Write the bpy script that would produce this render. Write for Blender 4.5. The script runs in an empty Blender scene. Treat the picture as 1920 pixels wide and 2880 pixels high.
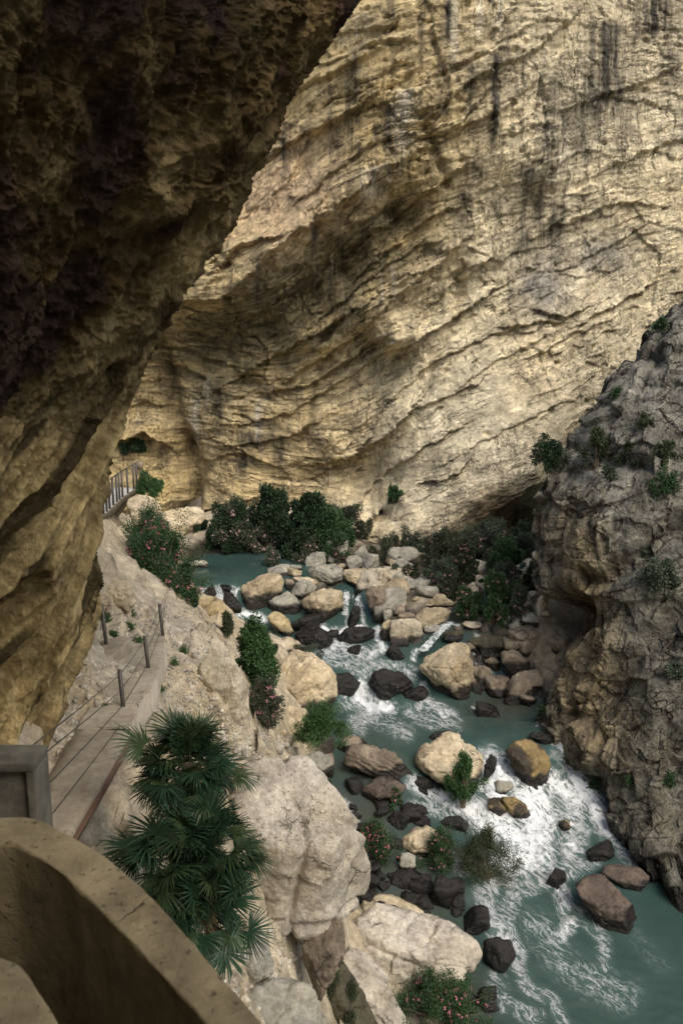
import bpy, bmesh, math, random
import numpy as np
from mathutils import Vector, Matrix
from mathutils.bvhtree import BVHTree

# ------------------------------------------------------------------ camera, light
S = bpy.context.scene
C = S.collection
PITCH = math.radians(11.7)
FPX = 2400.0
cam = bpy.data.objects.new('camera', bpy.data.cameras.new('camera'))
C.objects.link(cam)
cam.data.sensor_fit = 'VERTICAL'
cam.data.sensor_height = 36.0
cam.data.lens = 30.0
cam.data.clip_start = 0.05
cam.data.clip_end = 2000
cam.data.dof.use_dof = True
cam.data.dof.focus_distance = 38.0
cam.data.dof.aperture_fstop = 3.6
cam.rotation_euler = (math.pi / 2 - PITCH, 0, 0)
S.camera = cam

SUN_EL, SUN_AZ = 50.0, 145.0      # azimuth clockwise from +Y
W = bpy.data.worlds.new('World')
S.world = W
W.use_nodes = True
nt = W.node_tree
sky = nt.nodes.new('ShaderNodeTexSky')
sky.sky_type = 'NISHITA'
sky.sun_disc = False
sky.sun_elevation = math.radians(SUN_EL)
sky.sun_rotation = math.radians(SUN_AZ)
sky.air_density = 1.0
sky.dust_density = 4.0
sky.ozone_density = 0.6
nt.links.new(sky.outputs[0], nt.nodes['Background'].inputs[0])
nt.nodes['Background'].inputs[1].default_value = 0.15
sl = bpy.data.lights.new('sun', 'SUN')
sl.energy = 1.4
sl.angle = math.radians(40)
sl.color = (1.0, 0.94, 0.84)
sun = bpy.data.objects.new('sun', sl)
C.objects.link(sun)
e, a = math.radians(SUN_EL), math.radians(SUN_AZ)
sd = Vector((math.sin(a) * math.cos(e), math.cos(a) * math.cos(e), math.sin(e)))
sun.rotation_euler = sd.to_track_quat('Z', 'Y').to_euler()
S.view_settings.view_transform = 'Standard'
S.view_settings.look = 'None'
S.view_settings.exposure = 0.52
S.view_settings.gamma = 1.0
S.view_settings.use_curve_mapping = False
S.render.engine = 'CYCLES'
S.cycles.max_bounces = 6
S.cycles.diffuse_bounces = 4
S.cycles.use_denoising = True

# ------------------------------------------------------------------ geometry helpers
CP, SP = math.cos(PITCH), math.sin(PITCH)


def ray(px, py):
    X = (np.asarray(px, float) - 960) / FPX
    Y = (1440 - np.asarray(py, float)) / FPX
    return np.stack([X, CP + Y * SP, Y * CP - SP], -1)


def P(px, py, t):
    return ray(px, py) * np.asarray(t, float)[..., None]


def Pz(px, py, z):
    r = ray(px, py)
    return r * (np.asarray(z, float) / r[..., 2])[..., None]


def Py(px, py, y):
    r = ray(px, py)
    return r * (np.asarray(y, float) / r[..., 1])[..., None]


def project(V):
    V = np.asarray(V, float)
    f = V[..., 1] * CP - V[..., 2] * SP
    u = V[..., 1] * SP + V[..., 2] * CP
    f = np.maximum(f, 1e-3)
    return 960 + FPX * V[..., 0] / f, 1440 - FPX * u / f


_rng = np.random.default_rng(7)
_perm = _rng.permutation(256).astype(np.int32)
_perm = np.concatenate([_perm, _perm])
_grad = _rng.normal(size=(256, 3))
_grad /= np.linalg.norm(_grad, axis=1)[:, None]
_rnd = _rng.random((256, 6))


def _h(ix, iy, iz):
    return _perm[_perm[_perm[ix & 255] + (iy & 255)] + (iz & 255)]


def perlin(p):
    p = np.asarray(p, float)
    i = np.floor(p).astype(np.int32)
    f = p - i
    u = f * f * f * (f * (f * 6 - 15) + 10)
    out = 0
    for dx in (0, 1):
        wx = u[:, 0] if dx else 1 - u[:, 0]
        for dy in (0, 1):
            wy = u[:, 1] if dy else 1 - u[:, 1]
            for dz in (0, 1):
                wz = u[:, 2] if dz else 1 - u[:, 2]
                g = _grad[_h(i[:, 0] + dx, i[:, 1] + dy, i[:, 2] + dz)]
                d = g[:, 0] * (f[:, 0] - dx) + g[:, 1] * (f[:, 1] - dy) + g[:, 2] * (f[:, 2] - dz)
                out = out + wx * wy * wz * d
    return out * 1.5


def fbm(p, oct=4, gain=0.5, ridged=False):
    p = np.asarray(p, float)
    s, amp, tot = 0, 1.0, 0.0
    for k in range(oct):
        n = perlin(p * (2.03 ** k) + 17.3 * k)
        if ridged:
            n = 1 - 2 * np.abs(n)
        s = s + amp * n
        tot += amp
        amp *= gain
    return s / tot


def worley(p):
    """F1, F2, id of nearest cell, offset to it"""
    p = np.asarray(p, float)
    i = np.floor(p).astype(np.int32)
    n = len(p)
    f1 = np.full(n, 9.0)
    f2 = np.full(n, 9.0)
    cid = np.zeros(n, np.int32)
    off = np.zeros((n, 3))
    for dx in (-1, 0, 1):
        for dy in (-1, 0, 1):
            for dz in (-1, 0, 1):
                c = i + np.array([dx, dy, dz], np.int32)
                h = _h(c[:, 0], c[:, 1], c[:, 2])
                d = c + 0.1 + 0.8 * _rnd[h, :3] - p
                r = np.sqrt((d * d).sum(1))
                nearer = r < f1
                f2 = np.where(nearer, f1, np.minimum(f2, r))
                f1 = np.where(nearer, r, f1)
                cid = np.where(nearer, h, cid)
                off = np.where(nearer[:, None], d, off)
    return f1, f2, cid, off


def facets(p, tilt=0.8):
    """flat tilted blocks with steps between them"""
    f1, f2, cid, off = worley(p)
    g = _rnd[cid, 3:6] * 2 - 1
    return (_rnd[cid, 0] * 2 - 1) * 0.5 + tilt * (off * g).sum(1), f2 - f1


def sstep(a, b, x):
    t = np.clip((x - a) / (b - a), 0, 1)
    return t * t * (3 - 2 * t)


class RBF:
    def __init__(self, pts, vals, k=1.0, smooth=0.0):
        self.p = np.asarray(pts, float)
        v = np.asarray(vals, float)
        n, d = self.p.shape
        self.k = k
        A = np.linalg.norm(self.p[:, None] - self.p[None], axis=2) ** k
        A -= smooth * np.eye(n)
        Q = np.hstack([np.ones((n, 1)), self.p])
        M = np.block([[A, Q], [Q.T, np.zeros((d + 1, d + 1))]])
        b = np.concatenate([v, np.zeros(d + 1)])
        sol = np.linalg.lstsq(M, b, rcond=None)[0]
        self.w, self.c = sol[:n], sol[n:]

    def __call__(self, q):
        q = np.asarray(q, float)
        out = np.empty(len(q))
        for s in range(0, len(q), 20000):
            qq = q[s:s + 20000]
            d2 = ((qq[:, None, :] - self.p[None]) ** 2).sum(2)
            out[s:s + 20000] = (d2 ** (self.k / 2)) @ self.w + self.c[0] + qq @ self.c[1:]
        return out


def spl(A, n):
    """Catmull-Rom resample of A (K,...) along axis 0 to n samples"""
    A = np.asarray(A, float)
    K = len(A)
    t = np.linspace(0, K - 1, n)
    i = np.minimum(t.astype(int), K - 2)
    f = (t - i).reshape((-1,) + (1,) * (A.ndim - 1))
    p0, p1, p2, p3 = A[np.maximum(i - 1, 0)], A[i], A[i + 1], A[np.minimum(i + 2, K - 1)]
    return 0.5 * (2 * p1 + (p2 - p0) * f + (2 * p0 - 5 * p1 + 4 * p2 - p3) * f ** 2
                  + (3 * p1 - p0 - 3 * p2 + p3) * f ** 3)


def mk(name, V, F, mat, parent=None, attrs=None, smooth=True, loc=None):
    V = np.asarray(V, np.float32)
    me = bpy.data.meshes.new(name)
    if isinstance(F, np.ndarray):
        groups = [F]
    else:
        groups = [g for g in F if len(g)]
    me.vertices.add(len(V))
    me.vertices.foreach_set('co', V.ravel())
    loops = np.concatenate([np.asarray(g, np.int32).ravel() for g in groups])
    tot = np.concatenate([np.full(len(g), g.shape[1], np.int32) for g in groups])
    st = np.concatenate([[0], np.cumsum(tot)[:-1]]).astype(np.int32)
    me.loops.add(len(loops))
    me.loops.foreach_set('vertex_index', loops)
    me.polygons.add(len(tot))
    me.polygons.foreach_set('loop_start', st)
    me.polygons.foreach_set('loop_total', tot)
    if smooth:
        me.polygons.foreach_set('use_smooth', np.ones(len(tot), bool))
    me.update(calc_edges=True)
    for k, arr in (attrs or {}).items():
        arr = np.asarray(arr, np.float32)
        if arr.ndim == 2:
            at = me.attributes.new(k, 'FLOAT_COLOR', 'POINT')
            if arr.shape[1] == 3:
                arr = np.hstack([arr, np.ones((len(arr), 1), np.float32)])
            at.data.foreach_set('color', arr.ravel())
        else:
            at = me.attributes.new(k, 'FLOAT', 'POINT')
            at.data.foreach_set('value', arr)
    if mat:
        me.materials.append(mat)
    o = bpy.data.objects.new(name, me)
    C.objects.link(o)
    if parent:
        o.parent = parent
    if loc is not None:
        o.location = loc
    return o


def grid_faces(nr, nc):
    i = np.arange(nr * nc).reshape(nr, nc)
    return np.stack([i[:-1, :-1], i[:-1, 1:], i[1:, 1:], i[1:, :-1]], -1).reshape(-1, 4)


def grid_normals(G):
    a = np.gradient(G, axis=0)
    b = np.gradient(G, axis=1)
    n = np.cross(a, b)
    return n / (np.linalg.norm(n, axis=2)[..., None] + 1e-9)


def tag(o, label=None, cat=None, group=None, kind=None):
    if label: o['label'] = label
    if cat: o['category'] = cat
    if group: o['group'] = group
    if kind: o['kind'] = kind
    return o


def empty(name, loc, label, cat, group=None):
    o = bpy.data.objects.new(name, None)
    o.empty_display_size = 0.2
    C.objects.link(o)
    o.location = loc
    return tag(o, label, cat, group)


def tubes(paths, radii, sides=6):
    """list of polylines (K,3) -> V,F ; radii list of arrays or floats"""
    Vs, Fs, n0 = [], [], 0
    for pth, r in zip(paths, radii):
        pth = np.asarray(pth, float)
        K = len(pth)
        r = np.broadcast_to(np.asarray(r, float), (K,))
        tng = np.gradient(pth, axis=0)
        tng /= np.linalg.norm(tng, axis=1)[:, None] + 1e-9
        ref = np.where(np.abs(tng[:, 2:3]) > 0.9, [[1.0, 0, 0]], [[0, 0, 1.0]])
        u = np.cross(tng, ref)
        u /= np.linalg.norm(u, axis=1)[:, None] + 1e-9
        v = np.cross(tng, u)
        an = np.linspace(0, 2 * math.pi, sides, endpoint=False)
        ring = (pth[:, None] + r[:, None, None] * (np.cos(an)[None, :, None] * u[:, None]
                + np.sin(an)[None, :, None] * v[:, None]))
        Vs.append(ring.reshape(-1, 3))
        idx = np.arange(K * sides).reshape(K, sides) + n0
        nx = np.roll(idx, -1, 1)
        Fs.append(np.stack([idx[:-1], nx[:-1], nx[1:], idx[1:]], -1).reshape(-1, 4))
        n0 += K * sides
    return np.concatenate(Vs), np.concatenate(Fs)


def boxes(bl):
    """list of (8 corner) arrays, bottom ring then top ring"""
    Vs, Fs = [], []
    q = np.array([[0, 3, 2, 1], [4, 5, 6, 7], [0, 1, 5, 4], [1, 2, 6, 5], [2, 3, 7, 6], [3, 0, 4, 7]])
    for k, b in enumerate(bl):
        Vs.append(np.asarray(b, float))
        Fs.append(q + 8 * k)
    return np.concatenate(Vs), np.concatenate(Fs)


def abox(x0, x1, y0, y1, z0, z1):
    return [(x0, y0, z0), (x1, y0, z0), (x1, y1, z0), (x0, y1, z0),
            (x0, y0, z1), (x1, y0, z1), (x1, y1, z1), (x0, y1, z1)]


# ------------------------------------------------------------------ materials
class NT:
    def __init__(self, name):
        self.m = bpy.data.materials.new(name)
        self.m.use_nodes = True
        self.t = self.m.node_tree
        self.b = self.t.nodes['Principled BSDF']
        self.out = self.t.nodes['Material Output']

    def n(self, typ, **kw):
        nd = self.t.nodes.new(typ)
        for k, v in kw.items():
            if k.startswith('i_'):
                nd.inputs[int(k[2:])].default_value = v
            else:
                setattr(nd, k, v)
        return nd

    def l(self, a, b):
        self.t.links.new(a, b)

    def attr(self, name):
        return self.n('ShaderNodeAttribute', attribute_name=name)

    def noise(self, vec, scale, detail=4, rough=0.55, dist=0.0):
        nd = self.n('ShaderNodeTexNoise')
        nd.inputs['Scale'].default_value = scale
        nd.inputs['Detail'].default_value = detail
        nd.inputs['Roughness'].default_value = rough
        nd.inputs['Distortion'].default_value = dist
        if vec is not None:
            self.l(vec, nd.inputs['Vector'])
        return nd.outputs['Fac']

    def mapr(self, v, a, b, c, d, smooth=False):
        nd = self.n('ShaderNodeMapRange')
        if smooth:
            nd.interpolation_type = 'SMOOTHSTEP'
        self.l(v, nd.inputs[0])
        for k, x in enumerate((a, b, c, d)):
            nd.inputs[k + 1].default_value = x
        return nd.outputs[0]

    def math(self, op, a, b=None):
        nd = self.n('ShaderNodeMath', operation=op)
        for k, x in enumerate((a, b)):
            if x is None: continue
            if isinstance(x, (int, float)): nd.inputs[k].default_value = x
            else: self.l(x, nd.inputs[k])
        return nd.outputs[0]

    def mix(self, f, a, b, mode='MIX'):
        nd = self.n('ShaderNodeMix', data_type='RGBA', blend_type=mode)
        for k, x in ((0, f), (6, a), (7, b)):
            if isinstance(x, (int, float)): nd.inputs[k].default_value = x
            elif isinstance(x, tuple): nd.inputs[k].default_value = x + (1,) if len(x) == 3 else x
            else: self.l(x, nd.inputs[k])
        return nd.outputs[2]

    def pos(self, rot=(0, 0, 0), scale=(1, 1, 1)):
        g = self.n('ShaderNodeNewGeometry')
        mp = self.n('ShaderNodeMapping', vector_type='TEXTURE' if False else 'POINT')
        mp.inputs['Rotation'].default_value = rot
        mp.inputs['Scale'].default_value = scale
        self.l(g.outputs['Position'], mp.inputs[0])
        return mp.outputs[0]

    def bump(self, h, strength, dist, prev=None):
        b = self.n('ShaderNodeBump')
        b.inputs['Strength'].default_value = strength
        b.inputs['Distance'].default_value = dist
        self.l(h, b.inputs['Height'])
        if prev is not None:
            self.l(prev, b.inputs['Normal'])
        return b.outputs[0]


def rock_mat(name, fine=14.0, mid=2.5, contrast=0.45, bump=0.6, bdist=0.05, rough=0.9, aniso=None, spots=0.25, cracks=None, ckdark=0.75, lines=None, g0=0.44):
    m = NT(name)
    p = m.pos()
    col = m.attr('Col').outputs['Color']
    n1 = m.noise(p, mid, 6, 0.62)
    n2 = m.noise(p, fine, 5, 0.68)
    f1 = m.mapr(n1, 0.3, 0.7, 1 - contrast, 1 + contrast)
    f2 = m.mapr(n2, 0.3, 0.7, 1 - contrast * 0.7, 1 + contrast * 0.7)
    f = m.math('MULTIPLY', f1, f2)
    if aniso:
        va = m.n('ShaderNodeVectorMath', operation='MULTIPLY')
        m.l(m.attr('stv').outputs['Color'], va.inputs[0])
        va.inputs[1].default_value = aniso
        n3 = m.noise(va.outputs[0], 1.0, 6, 0.7, 0.4)
        f = m.math('MULTIPLY', f, m.mapr(n3, 0.32, 0.68, 0.70, 1.28))
    cc = m.n('ShaderNodeVectorMath', operation='SCALE')
    m.l(col, cc.inputs[0])
    m.l(f, cc.inputs['Scale'])
    c = cc.outputs[0]
    # dark mineral specks
    n4 = m.noise(p, fine * 2.2, 3, 0.7)
    sp = m.mapr(n4, 0.60, 0.72, 0.0, spots, True)
    c = m.mix(sp, c, (0.05, 0.042, 0.03))
    ckh = None
    if cracks:
        src = m.attr('stv').outputs['Color'] if aniso else p
        wn = m.n('ShaderNodeTexNoise'); wn.inputs['Scale'].default_value = 0.9; wn.inputs['Detail'].default_value = 6
        wn.inputs['Roughness'].default_value = 0.65
        m.l(p, wn.inputs['Vector'])
        for sc_, off_, wd_, gs_ in cracks:
            wa = m.n('ShaderNodeVectorMath', operation='MULTIPLY_ADD')
            m.l(wn.outputs['Color'], wa.inputs[0]); wa.inputs[1].default_value = (off_, off_, off_); m.l(src, wa.inputs[2])
            ws = m.n('ShaderNodeVectorMath', operation='MULTIPLY')
            m.l(wa.outputs[0], ws.inputs[0]); ws.inputs[1].default_value = sc_
            vo = m.n('ShaderNodeTexVoronoi', feature='DISTANCE_TO_EDGE'); vo.inputs['Scale'].default_value = 1.0
            m.l(ws.outputs[0], vo.inputs['Vector'])
            ck = m.mapr(vo.outputs['Distance'], 0.0, wd_, 1, 0, True)
            ck = m.math('MULTIPLY', ck, m.mapr(m.noise(p, gs_, 4), g0, g0 + 0.12, 0, 1, True))
            c = m.mix(m.math('MULTIPLY', ck, ckdark), c, (0.045, 0.034, 0.02))
            ckh = ck if ckh is None else m.math('ADD', ckh, ck)
    for src_, sc_, wd_, gs_ in (lines or ()):
        ws = m.n('ShaderNodeVectorMath', operation='MULTIPLY')
        m.l(m.attr('stv').outputs['Color'] if src_ == 'stv' else p, ws.inputs[0]); ws.inputs[1].default_value = sc_
        nn = m.noise(ws.outputs[0], 1.0, 5, 0.62, 0.25)
        ck = m.mapr(m.math('ABSOLUTE', m.math('SUBTRACT', nn, 0.5)), 0.0, wd_, 1, 0, True)
        ck = m.math('MULTIPLY', ck, m.mapr(m.noise(p, gs_, 5), 0.46, 0.60, 0, 1, True))
        c = m.mix(m.math('MULTIPLY', ck, ckdark), c, (0.05, 0.038, 0.022))
        ckh = ck if ckh is None else m.math('ADD', ckh, ck)
    wet = m.attr('wet').outputs['Fac']
    c = m.mix(wet, c, m.mix(0.95, c, (0.011, 0.0095, 0.008)))
    m.l(c, m.b.inputs['Base Color'])
    r = m.mapr(wet, 0, 1, rough, 0.20)
    m.l(r, m.b.inputs['Roughness'])
    m.b.inputs['Specular IOR Level'].default_value = 0.35
    hb = m.math('ADD', m.noise(p, mid * 2.2, 7, 0.68), m.math('MULTIPLY', n2, 0.35))
    if aniso:
        hb = m.math('ADD', hb, m.math('MULTIPLY', n3, 1.1))
    if ckh is not None:
        hb = m.math('SUBTRACT', hb, m.math('MULTIPLY', ckh, 0.8))
    m.l(m.bump(hb, bump, bdist), m.b.inputs['Normal'])
    return m.m


def plain_mat(name, col, rough=0.8, var=0.3, scale=8.0, bump=0.3, bdist=0.01, metal=0.0, spec=0.4, col2=None, cracks=0):
    m = NT(name)
    p = m.pos()
    n1 = m.noise(p, scale, 6, 0.65)
    n2 = m.noise(p, scale * 0.17, 4, 0.6)
    f = m.math('ADD', m.math('MULTIPLY', n1, 0.5), m.math('MULTIPLY', n2, 0.5))
    f = m.mapr(f, 0.38, 0.62, 0, 1)
    c2 = col2 or tuple(x * (1 - var) for x in col)
    c = m.mix(f, tuple(c2), tuple(x * (1 + var * 0.5) for x in col))
    hx = m.noise(p, scale * 2, 7, 0.72)
    if cracks:
        wn = m.n('ShaderNodeTexNoise'); wn.inputs['Scale'].default_value = 3.0; wn.inputs['Detail'].default_value = 6
        m.l(p, wn.inputs['Vector'])
        wa = m.n('ShaderNodeVectorMath', operation='MULTIPLY_ADD')
        m.l(wn.outputs['Color'], wa.inputs[0]); wa.inputs[1].default_value = (.35, .35, .35); m.l(p, wa.inputs[2])
        vo = m.n('ShaderNodeTexVoronoi', feature='DISTANCE_TO_EDGE'); vo.inputs['Scale'].default_value = cracks
        m.l(wa.outputs[0], vo.inputs['Vector'])
        ck = m.mapr(vo.outputs['Distance'], 0.0, 0.014, 1, 0)
        gt = m.mapr(m.noise(p, 1.3, 3), 0.5, 0.6, 0, 1)
        ck = m.math('MULTIPLY', ck, gt)
        c = m.mix(m.math('MULTIPLY', ck, 0.8), c, (0.03, 0.024, 0.016))
        pit = m.mapr(m.noise(p, 26.0, 3, 0.6), 0.63, 0.72, 0, 1)
        c = m.mix(m.math('MULTIPLY', pit, 0.55), c, (0.06, 0.046, 0.03))
        hx = m.math('SUBTRACT', hx, m.math('ADD', ck, m.math('MULTIPLY', pit, 0.6)))
    m.l(c, m.b.inputs['Base Color'])
    m.b.inputs['Roughness'].default_value = rough
    m.b.inputs['Metallic'].default_value = metal
    m.b.inputs['Specular IOR Level'].default_value = spec
    m.l(m.bump(hx, bump, bdist), m.b.inputs['Normal'])
    return m.m


def leaf_mat(name, rough=0.55, trans=0.25):
    m = NT(name)
    col = m.attr('Col').outputs['Color']
    m.l(col, m.b.inputs['Base Color'])
    m.b.inputs['Roughness'].default_value = rough
    m.b.inputs['Specular IOR Level'].default_value = 0.3
    tr = m.n('ShaderNodeBsdfTranslucent')
    m.l(col, tr.inputs[0])
    mx = m.n('ShaderNodeMixShader')
    mx.inputs[0].default_value = trans
    m.l(m.b.outputs[0], mx.inputs[1])
    m.l(tr.outputs[0], mx.inputs[2])
    m.l(mx.outputs[0], m.out.inputs[0])
    return m.m


M_cliff = rock_mat('cliff_limestone', fine=5.0, mid=0.7, contrast=0.42, bump=1.0, bdist=0.26,
                   aniso=(0.9, 2.6, 0.8), spots=0.4, ckdark=0.55, lines=[('stv', (0.10, 0.75, 0.2), 0.010, 0.22), ('stv', (0.3, 2.4, 0.5), 0.016, 0.35), ('pos', (0.7, 0.5, 0.12), 0.010, 0.16), ('pos', (2.2, 1.5, 0.5), 0.014, 0.4)])
M_near = rock_mat('overhang_rock', fine=9.0, mid=1.6, contrast=0.5, bump=0.9, bdist=0.10, aniso=(1.0, 1.0, 1.0), spots=0.4)
M_near.node_tree.nodes['Principled BSDF'].inputs['Specular IOR Level'].default_value = 0.06
M_butt = rock_mat('buttress_rock', fine=7.0, mid=1.2, contrast=0.5, bump=1.0, bdist=0.2, aniso=(1.1, 1.1, 2.6), spots=0.4, cracks=[((0.4, 0.4, 0.8), 1.0, 0.05, 0.2), ((1.2, 1.2, 2.4), 0.6, 0.05, 0.5)], ckdark=.55, g0=.48)
M_boul = rock_mat('boulder_rock', fine=9.0, mid=1.6, contrast=0.4, bump=0.9, bdist=0.13, spots=0.4, cracks=[((0.55, 0.55, 0.9), 1.1, 0.022, 0.7)], ckdark=0.5, g0=.53)
M_ground = rock_mat('gravel_ground', fine=16.0, mid=3.0, contrast=0.4, bump=0.9, bdist=0.06, spots=0.4)
M_leaf = leaf_mat('leaf')
M_flower = leaf_mat('petal', 0.6, 0.3)
M_palm = leaf_mat('palm_leaf', 0.32, 0.10)
M_stem = plain_mat('twig_bark', (0.16, 0.12, 0.085), 0.85, 0.4, 10)
M_conc = plain_mat('old_concrete', (0.25, 0.203, 0.113), 0.9, 0.5, 6.0, 0.9, 0.02, col2=(0.115, 0.091, 0.05), cracks=1.4)
M_conc2 = plain_mat('grey_concrete', (0.12, 0.112, 0.085), 0.9, 0.4, 6.0, 0.6, 0.02, col2=(0.06, 0.055, 0.042))
M_slab = plain_mat('worn_slab', (0.31, 0.275, 0.205), 0.85, 0.4, 5.0, 0.5, 0.02, col2=(0.20, 0.165, 0.125), cracks=1.1)
M_path = plain_mat('trodden_path', (0.43, 0.385, 0.30), 0.92, 0.35, 6.0, 0.9, 0.03, col2=(0.31, 0.265, 0.19), cracks=0.9)
M_steel = plain_mat('galvanised_steel', (0.10, 0.095, 0.085), 0.55, 0.3, 20, 0.1, 0.003, 0.6)
M_rust = plain_mat('rusty_steel', (0.12, 0.07, 0.045), 0.8, 0.4, 15, 0.3, 0.006)
M_deck = plain_mat('pale_planks', (0.50, 0.49, 0.46), 0.8, 0.25, 6, 0.2, 0.01)
M_wood = plain_mat('weathered_timber', (0.20, 0.165, 0.11), 0.85, 0.35, 9, 0.3, 0.01)
M_glass = plain_mat('mesh_panel', (0.25, 0.24, 0.22), 0.4, 0.2, 12, 0.1, 0.003, 0.3)

# ------------------------------------------------------------------ far cliff
CL = [  # px, py, world y
    (250, 1500, 66), (330, 1440, 62.5), (430, 1420, 62.8), (535, 1420, 66), (575, 1420, 62.5), (720, 1430, 60.8), (900, 1450, 61),
    (1060, 1420, 61.5), (960, 1535, 54.6), (985, 1508, 55.2), (1060, 1455, 55.8), (1130, 1400, 56.6), (1190, 1355, 57.8), (1080, 1500, 54.6), (935, 1495, 61.5), (1040, 1400, 61.2), (1110, 1350, 60.8),
    (1230, 1500, 54.8), (1230, 1545, 57.6), (1100, 1545, 54.4), (1330, 1410, 54.8), (1370, 1480, 59), (1450, 1450, 61), (1520, 1460, 61),
    (1500, 1330, 55.5), (1420, 1370, 55), (1520, 1390, 59), (1330, 1530, 57.5),
    (1300, 1200, 58), (1500, 1150, 58.5), (1500, 1000, 61), (1500, 850, 63), (1700, 800, 65), (1900, 700, 66.5),
    (1900, 400, 68.5), (1900, 0, 69.5), (1500, 600, 64), (1550, 480, 62), (1500, 300, 61), (1500, 0, 60), (1200, 0, 58), (1200, 300, 58),
    (1000, 0, 58), (800, 300, 60), (1000, 250, 58.6), (1370, 470, 59.5), (1400, 560, 62),
    (420, 900, 62), (490, 868, 60.8), (560, 845, 60), (615, 850, 59.2), (700, 790, 58.4), (770, 715, 58), (850, 660, 57.5), (930, 610, 57),
    (1010, 545, 56.2), (1100, 480, 57), (1200, 420, 58.5),
    (600, 700, 61), (750, 600, 60), (850, 480, 60.2), (680, 720, 59.5), (500, 780, 62), (950, 450, 58.8),
    (470, 950, 64.8), (560, 955, 65.2), (650, 990, 65.6), (760, 940, 64.6), (880, 840, 63.6), (960, 770, 63.2), (900, 800, 62), (1000, 710, 62.3), (1100, 610, 61.8),
    (720, 1040, 62.5), (860, 960, 60.6), (1010, 868, 59.5), (1150, 780, 59), (1280, 690, 60),
    (770, 1095, 63.8), (900, 1030, 63), (1040, 960, 62.6), (1170, 870, 62), (1280, 780, 62.2),
    (430, 1000, 64.8), (450, 1200, 64.2), (540, 1250, 66.5), (600, 1250, 63.4), (640, 1150, 63.4), (760, 1250, 62.6), (700, 1330, 61.8),
    (1110, 955, 58.8), (1160, 930, 59.5), (1120, 1000, 61.8), (950, 1150, 61.5), (930, 1240, 60.8), (960, 1290, 63), (1000, 1350, 63), (880, 1330, 63),
    (1250, 1000, 60), (1200, 1150, 59.3), (1080, 1180, 61), (1100, 1290, 60.5), (1020, 1210, 61.5),
]
pts = np.array(CL, float)
cw = Py(pts[:, 0], pts[:, 1], pts[:, 2])
extra = np.array([(-45, 58, -16), (-45, 60, 10), (-45, 64, 45), (-10, 62, 48), (15, 66, 48), (45, 66, 48), (52, 50, -16), (54, 52, 10), (55, 56, 40),
                  (35, 62, -16), (38, 66, 10), (40, 68, 30), (-25, 64, -16), (0, 60, 34), (-22, 62, 34), (26, 68, 34), (10, 60, -22), (-15, 66, -22), (30, 60, -22)], float)
cw = np.vstack([cw, extra])
cliff_rbf = RBF(cw[:, [0, 2]], cw[:, 1], 1.0)
AN = np.array([(450, 1100, 5), (450, 1350, 2), (650, 1200, 5), (760, 950, 33), (1000, 800, 33), (1200, 700, 31), (1000, 400, 28), (1150, 300, 20),
               (1300, 100, 22), (1600, 500, 25), (1800, 700, 28), (1500, 1000, 22), (1200, 1300, 25), (1000, 1330, 22), (950, 1100, 30), (700, 600, 40),
               (1900, 0, 15), (700, 0, 35)], float)
ang_rbf = RBF(AN[:, :2] / 1000, AN[:, 2], 1.0)


def axis(segs):
    out = []
    for a_, b_, st in segs:
        out.append(np.arange(a_, b_ - 1e-6, st))
    out.append([segs[-1][1]])
    return np.concatenate(out)


def curve_drop(Pxy, line, amp, w):
    """ledge lip along a polyline (x,z): rises to amp just above, falls off over w above it, nothing below"""
    best = np.full(len(Pxy), 1e9)
    sgn = np.zeros(len(Pxy))
    for (ax, az), (bx, bz) in zip(line[:-1], line[1:]):
        d = np.array([bx - ax, bz - az])
        L2 = d @ d
        t = np.clip(((Pxy - [ax, az]) @ d) / L2, 0, 1)
        q = Pxy - np.array([ax, az]) - t[:, None] * d
        r = np.sqrt((q * q).sum(1))
        cr = d[0] * q[:, 1] - d[1] * q[:, 0]
        up = r < best
        best = np.where(up, r, best)
        sgn = np.where(up, np.sign(cr), sgn)
    s = best * sgn
    return amp * sstep(-0.08, 0.08, s) * np.exp(-np.maximum(s, 0) / w) * (best < 4 * w)


gx = axis([(-46, -20, 0.7), (-20, 29, 0.078), (29, 56, 0.7)])
gz = axis([(-20, -16.5, 0.3), (-16.5, 25.5, 0.078), (25.5, 50, 0.7)])
GX, GZ = np.meshgrid(gx, gz)
xz = np.stack([GX.ravel(), GZ.ravel()], 1)
Yb = cliff_rbf(xz)
V0 = np.stack([xz[:, 0], Yb, xz[:, 1]], 1)
cpx, cpy = project(V0)
aa = np.radians(ang_rbf(np.stack([cpx, cpy], 1) / 1000))
x_, z_ = xz[:, 0] - 3, xz[:, 1] - 3
tt = x_ * np.cos(aa) + z_ * np.sin(aa)
ss = -x_ * np.sin(aa) + z_ * np.cos(aa)
jf, je = facets(np.stack([tt * 0.16, ss * 0.3, 0 * tt + 7], 1), 0.0)
wob = 0.55 * fbm(V0 * 0.16, 4) + 0.8 * jf
ss2 = ss + 0.9 * wob
lowm = fbm(V0 * 0.09 + 5, 3)
L1 = ss2 * 0.42 + 0.8 * perlin(np.stack([tt * 0.07, ss * 0.1, tt * 0], 1))
saw1 = L1 - np.floor(L1)
saw1 = np.where(saw1 < 0.9, saw1 / 0.9, (1 - saw1) / 0.1)
L2 = ss2 * 1.35 + 1.0 * perlin(np.stack([tt * 0.16, ss * 0.3, tt * 0 + 3], 1))
saw2 = L2 - np.floor(L2)
saw2 = np.where(saw2 < 0.86, saw2 / 0.86, (1 - saw2) / 0.14)
m1 = sstep(-0.35, 0.4, perlin(np.stack([tt * 0.12, ss * 0.12, tt * 0 + 9], 1)))
m2 = sstep(-0.3, 0.45, perlin(np.stack([tt * 0.25, ss * 0.4, tt * 0 + 4], 1)))
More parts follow.
